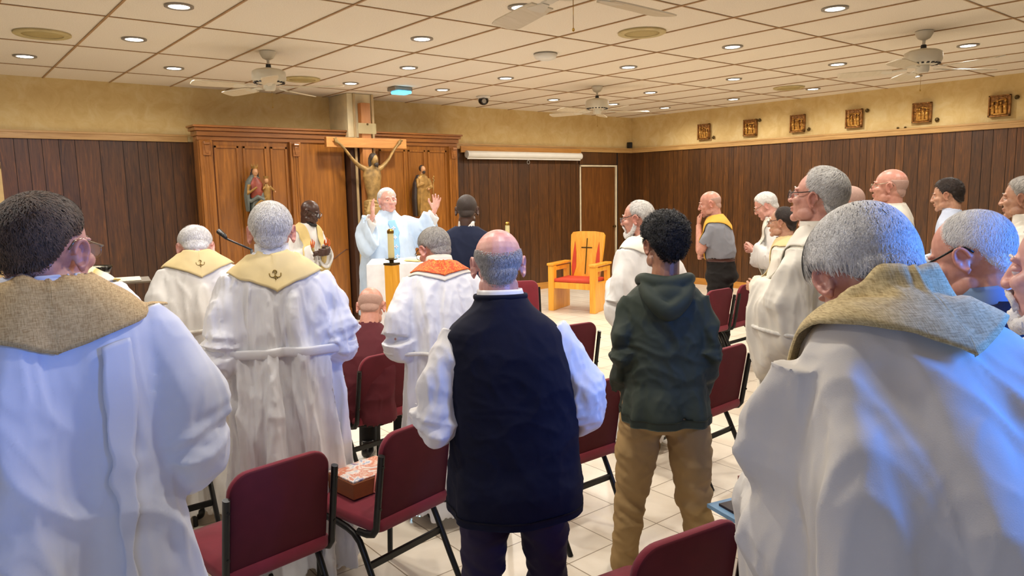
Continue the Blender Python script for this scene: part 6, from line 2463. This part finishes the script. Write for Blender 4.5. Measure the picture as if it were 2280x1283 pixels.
# ---- near right
def man_near_right():
    p = Person('grey-haired man with bowed head in heavy white vestment and gold burlap stole, near right', 1955, 446, 1.36, yaw=-34, lean=22, hyaw=3, hpitch=48, hroll=0, skin='ruddy', hs=.98, girth=1.10, depth=1.15, seed=32, nz=1.475, nf=.01, slim=.74, vox=.0072, hvox=.0034)
    p.set_arms(((-.22, .16, 1.06), (-.08, .34, 1.0)), ((.34, .05, 1.06), (.14, .32, 1.0)))
    bv = alb(p, m_wool, folds=((4, 1.36, .5, .012, .050), (7, 1.33, .5, .010, .030), (3, 1.36, .4, .006, .03), (11, 1.2, .6, .003, .008)), tab=[(.3, .21, .23, 0), (.7, .21, .21, 0), (1.0, .21, .19, -.005), (1.2, .215, .165, -.01), (1.32, .19, .135, -.014), (1.39, .17, .112, -.015), (1.43, .138, .096, -.014), (1.455, .100, .080, -.012), (1.470, .075, .068, -.010)],
             slv=((.11, .13), (.12, .16), (.12, .17)), stop=.7, hang=.12, wr=.010, name='vestment', crease=((.024, 4.2, .12), (.007, 9, .5)))
    p.stole(bv, m_burlapg, point=1.362, wide=.126, low=.5, stand=.9, vneck=1.505, off=.018, label='woven gold burlap stole standing up behind the neck', top=1.52, shz=1.415)
    p.hair('silver', strands=15000, th=.012, length=.042, lift=.008, mess=.34, amp=.003, lo=[(0, .100), (35, .090), (50, .070), (72, .005), (90, .024), (112, .002), (128, -.042), (150, -.070), (180, -.080)], width=.0017, top=.006)
    p.eyes()
    p.brows()
    p.finish(bald_tint=.3)


def man_spectacles():
    p = Person('elderly man with black-rimmed spectacles in navy blazer, reading with head bowed', 2188, 465, 1.95, yaw=-58, lean=12, hyaw=-14, hpitch=22, skin='ruddy', hs=1.06, girth=1.06, depth=1.1, seed=33, vox=.009, hvox=.0038)
    p.set_arms(((-.28, .10, 1.06), (-.08, .32, 1.1)), ((.28, .10, 1.06), (.08, .32, 1.1)), (dict(dir=(.3, 1, .2), palm=(.8, 0, .4), curl=.5), dict(dir=(-.3, 1, .2), palm=(-.8, 0, .4), curl=.5)))
    m = cloth('blazer_navy', (20, 24, 44), .8, 600, .15, .2, 6)
    ps = [p.rings([(.80, .205, .145, 0), (1.0, .195, .138, -.005), (1.1, .20, .134, -.008), (1.25, .213, .130, -.012), (1.35, .213, .118, -.014), (1.40, .195, .104, -.014), (1.43, .16, .090, -.012), (1.46, .108, .080, -.010), (1.48, .086, .076, -.006)], folds=((4, 1.2, .8, .002, .008),), n=110)]
    for sd in (-1, 1):
        ps.append(p.sleeve(sd, ((.078, .088), (.064, .07), (.05, .055)), stop=.96, wr_amp=.005))
    p.cloth_part('blazer', ps, m, crease=((.006, 6, 5),))
    v, f = p.rings([(1.44, .082, .078, .004), (1.48, .074, .072, .006), (1.515, .066, .065, .008)], n=60, dz=.01, hollow=.02)
    p.part('shirt_collar', v, f, cloth('shirt_steel_blue', (112, 136, 168), .8, 700, .1, .2, 9))
    v, f = stube([(-.02, .13, 1.32), (0, .125, 1.40), (.0, .105, 1.45)], [(.012, .03), (.010, .024), (.010, .02)], 10)
    p.part('tie', p.bend(v), f, plain('tie_red', (150, 40, 48), .6, noise_scale=90, noise_amt=.4))
    p.trousers(m_black_tr)
    p.shoes(m_shoe)
    p.hair('white', strands=6000, th=.003, length=.014, lift=.0012, lo=[(0, .112), (30, .105), (50, .085), (66, .04), (80, .012), (90, .022), (112, .0), (128, -.045), (150, -.072), (180, -.08)], amp=.0008, width=.0007)
    p.eyes()
    p.brows()
    p.glasses(m_gl_dark, thin=.0022)
    p.finish(bald_tint=.5)


def man_edge_beard():
    p = Person('man with short white beard, only nose and chin showing at the right edge', 2400, 455, 1.48, yaw=-80, lean=14, hyaw=6, hpitch=4, skin='pink', hs=1.06, girth=1.05, seed=34, vox=.011, hvox=.0045)
    p.set_arms(*clasp())
    alb(p)
    p.hair('white', strands=800)
    p.beard('white')
    p.eyes()
    p.brows()
    p.finish()


man_near_right()
man_spectacles()
man_edge_beard()

# ================================================================ frames added round the two blue lights; no windows are known there
for k, (nm, w, h) in enumerate((('blue_light_right', .5, .5), ('blue_light_left', 1.4, 1.0))):
    l = D.objects[nm]
    g = G()
    for a, b in (((-w/2-.05, -h/2-.05, .0), (w/2+.05, -h/2, .05)), ((-w/2-.05, h/2, .0), (w/2+.05, h/2+.05, .05)), ((-w/2-.05, -h/2, .0), (-w/2, h/2, .05)), ((w/2, -h/2, .0), (w/2+.05, h/2, .05))):
        g.box(a, b)
    o = g.build('light_frame_%d' % (k+1), m_white_pl)
    o.location = l.location
    o.rotation_euler = l.rotation_euler
    tag(o, kind='structure')
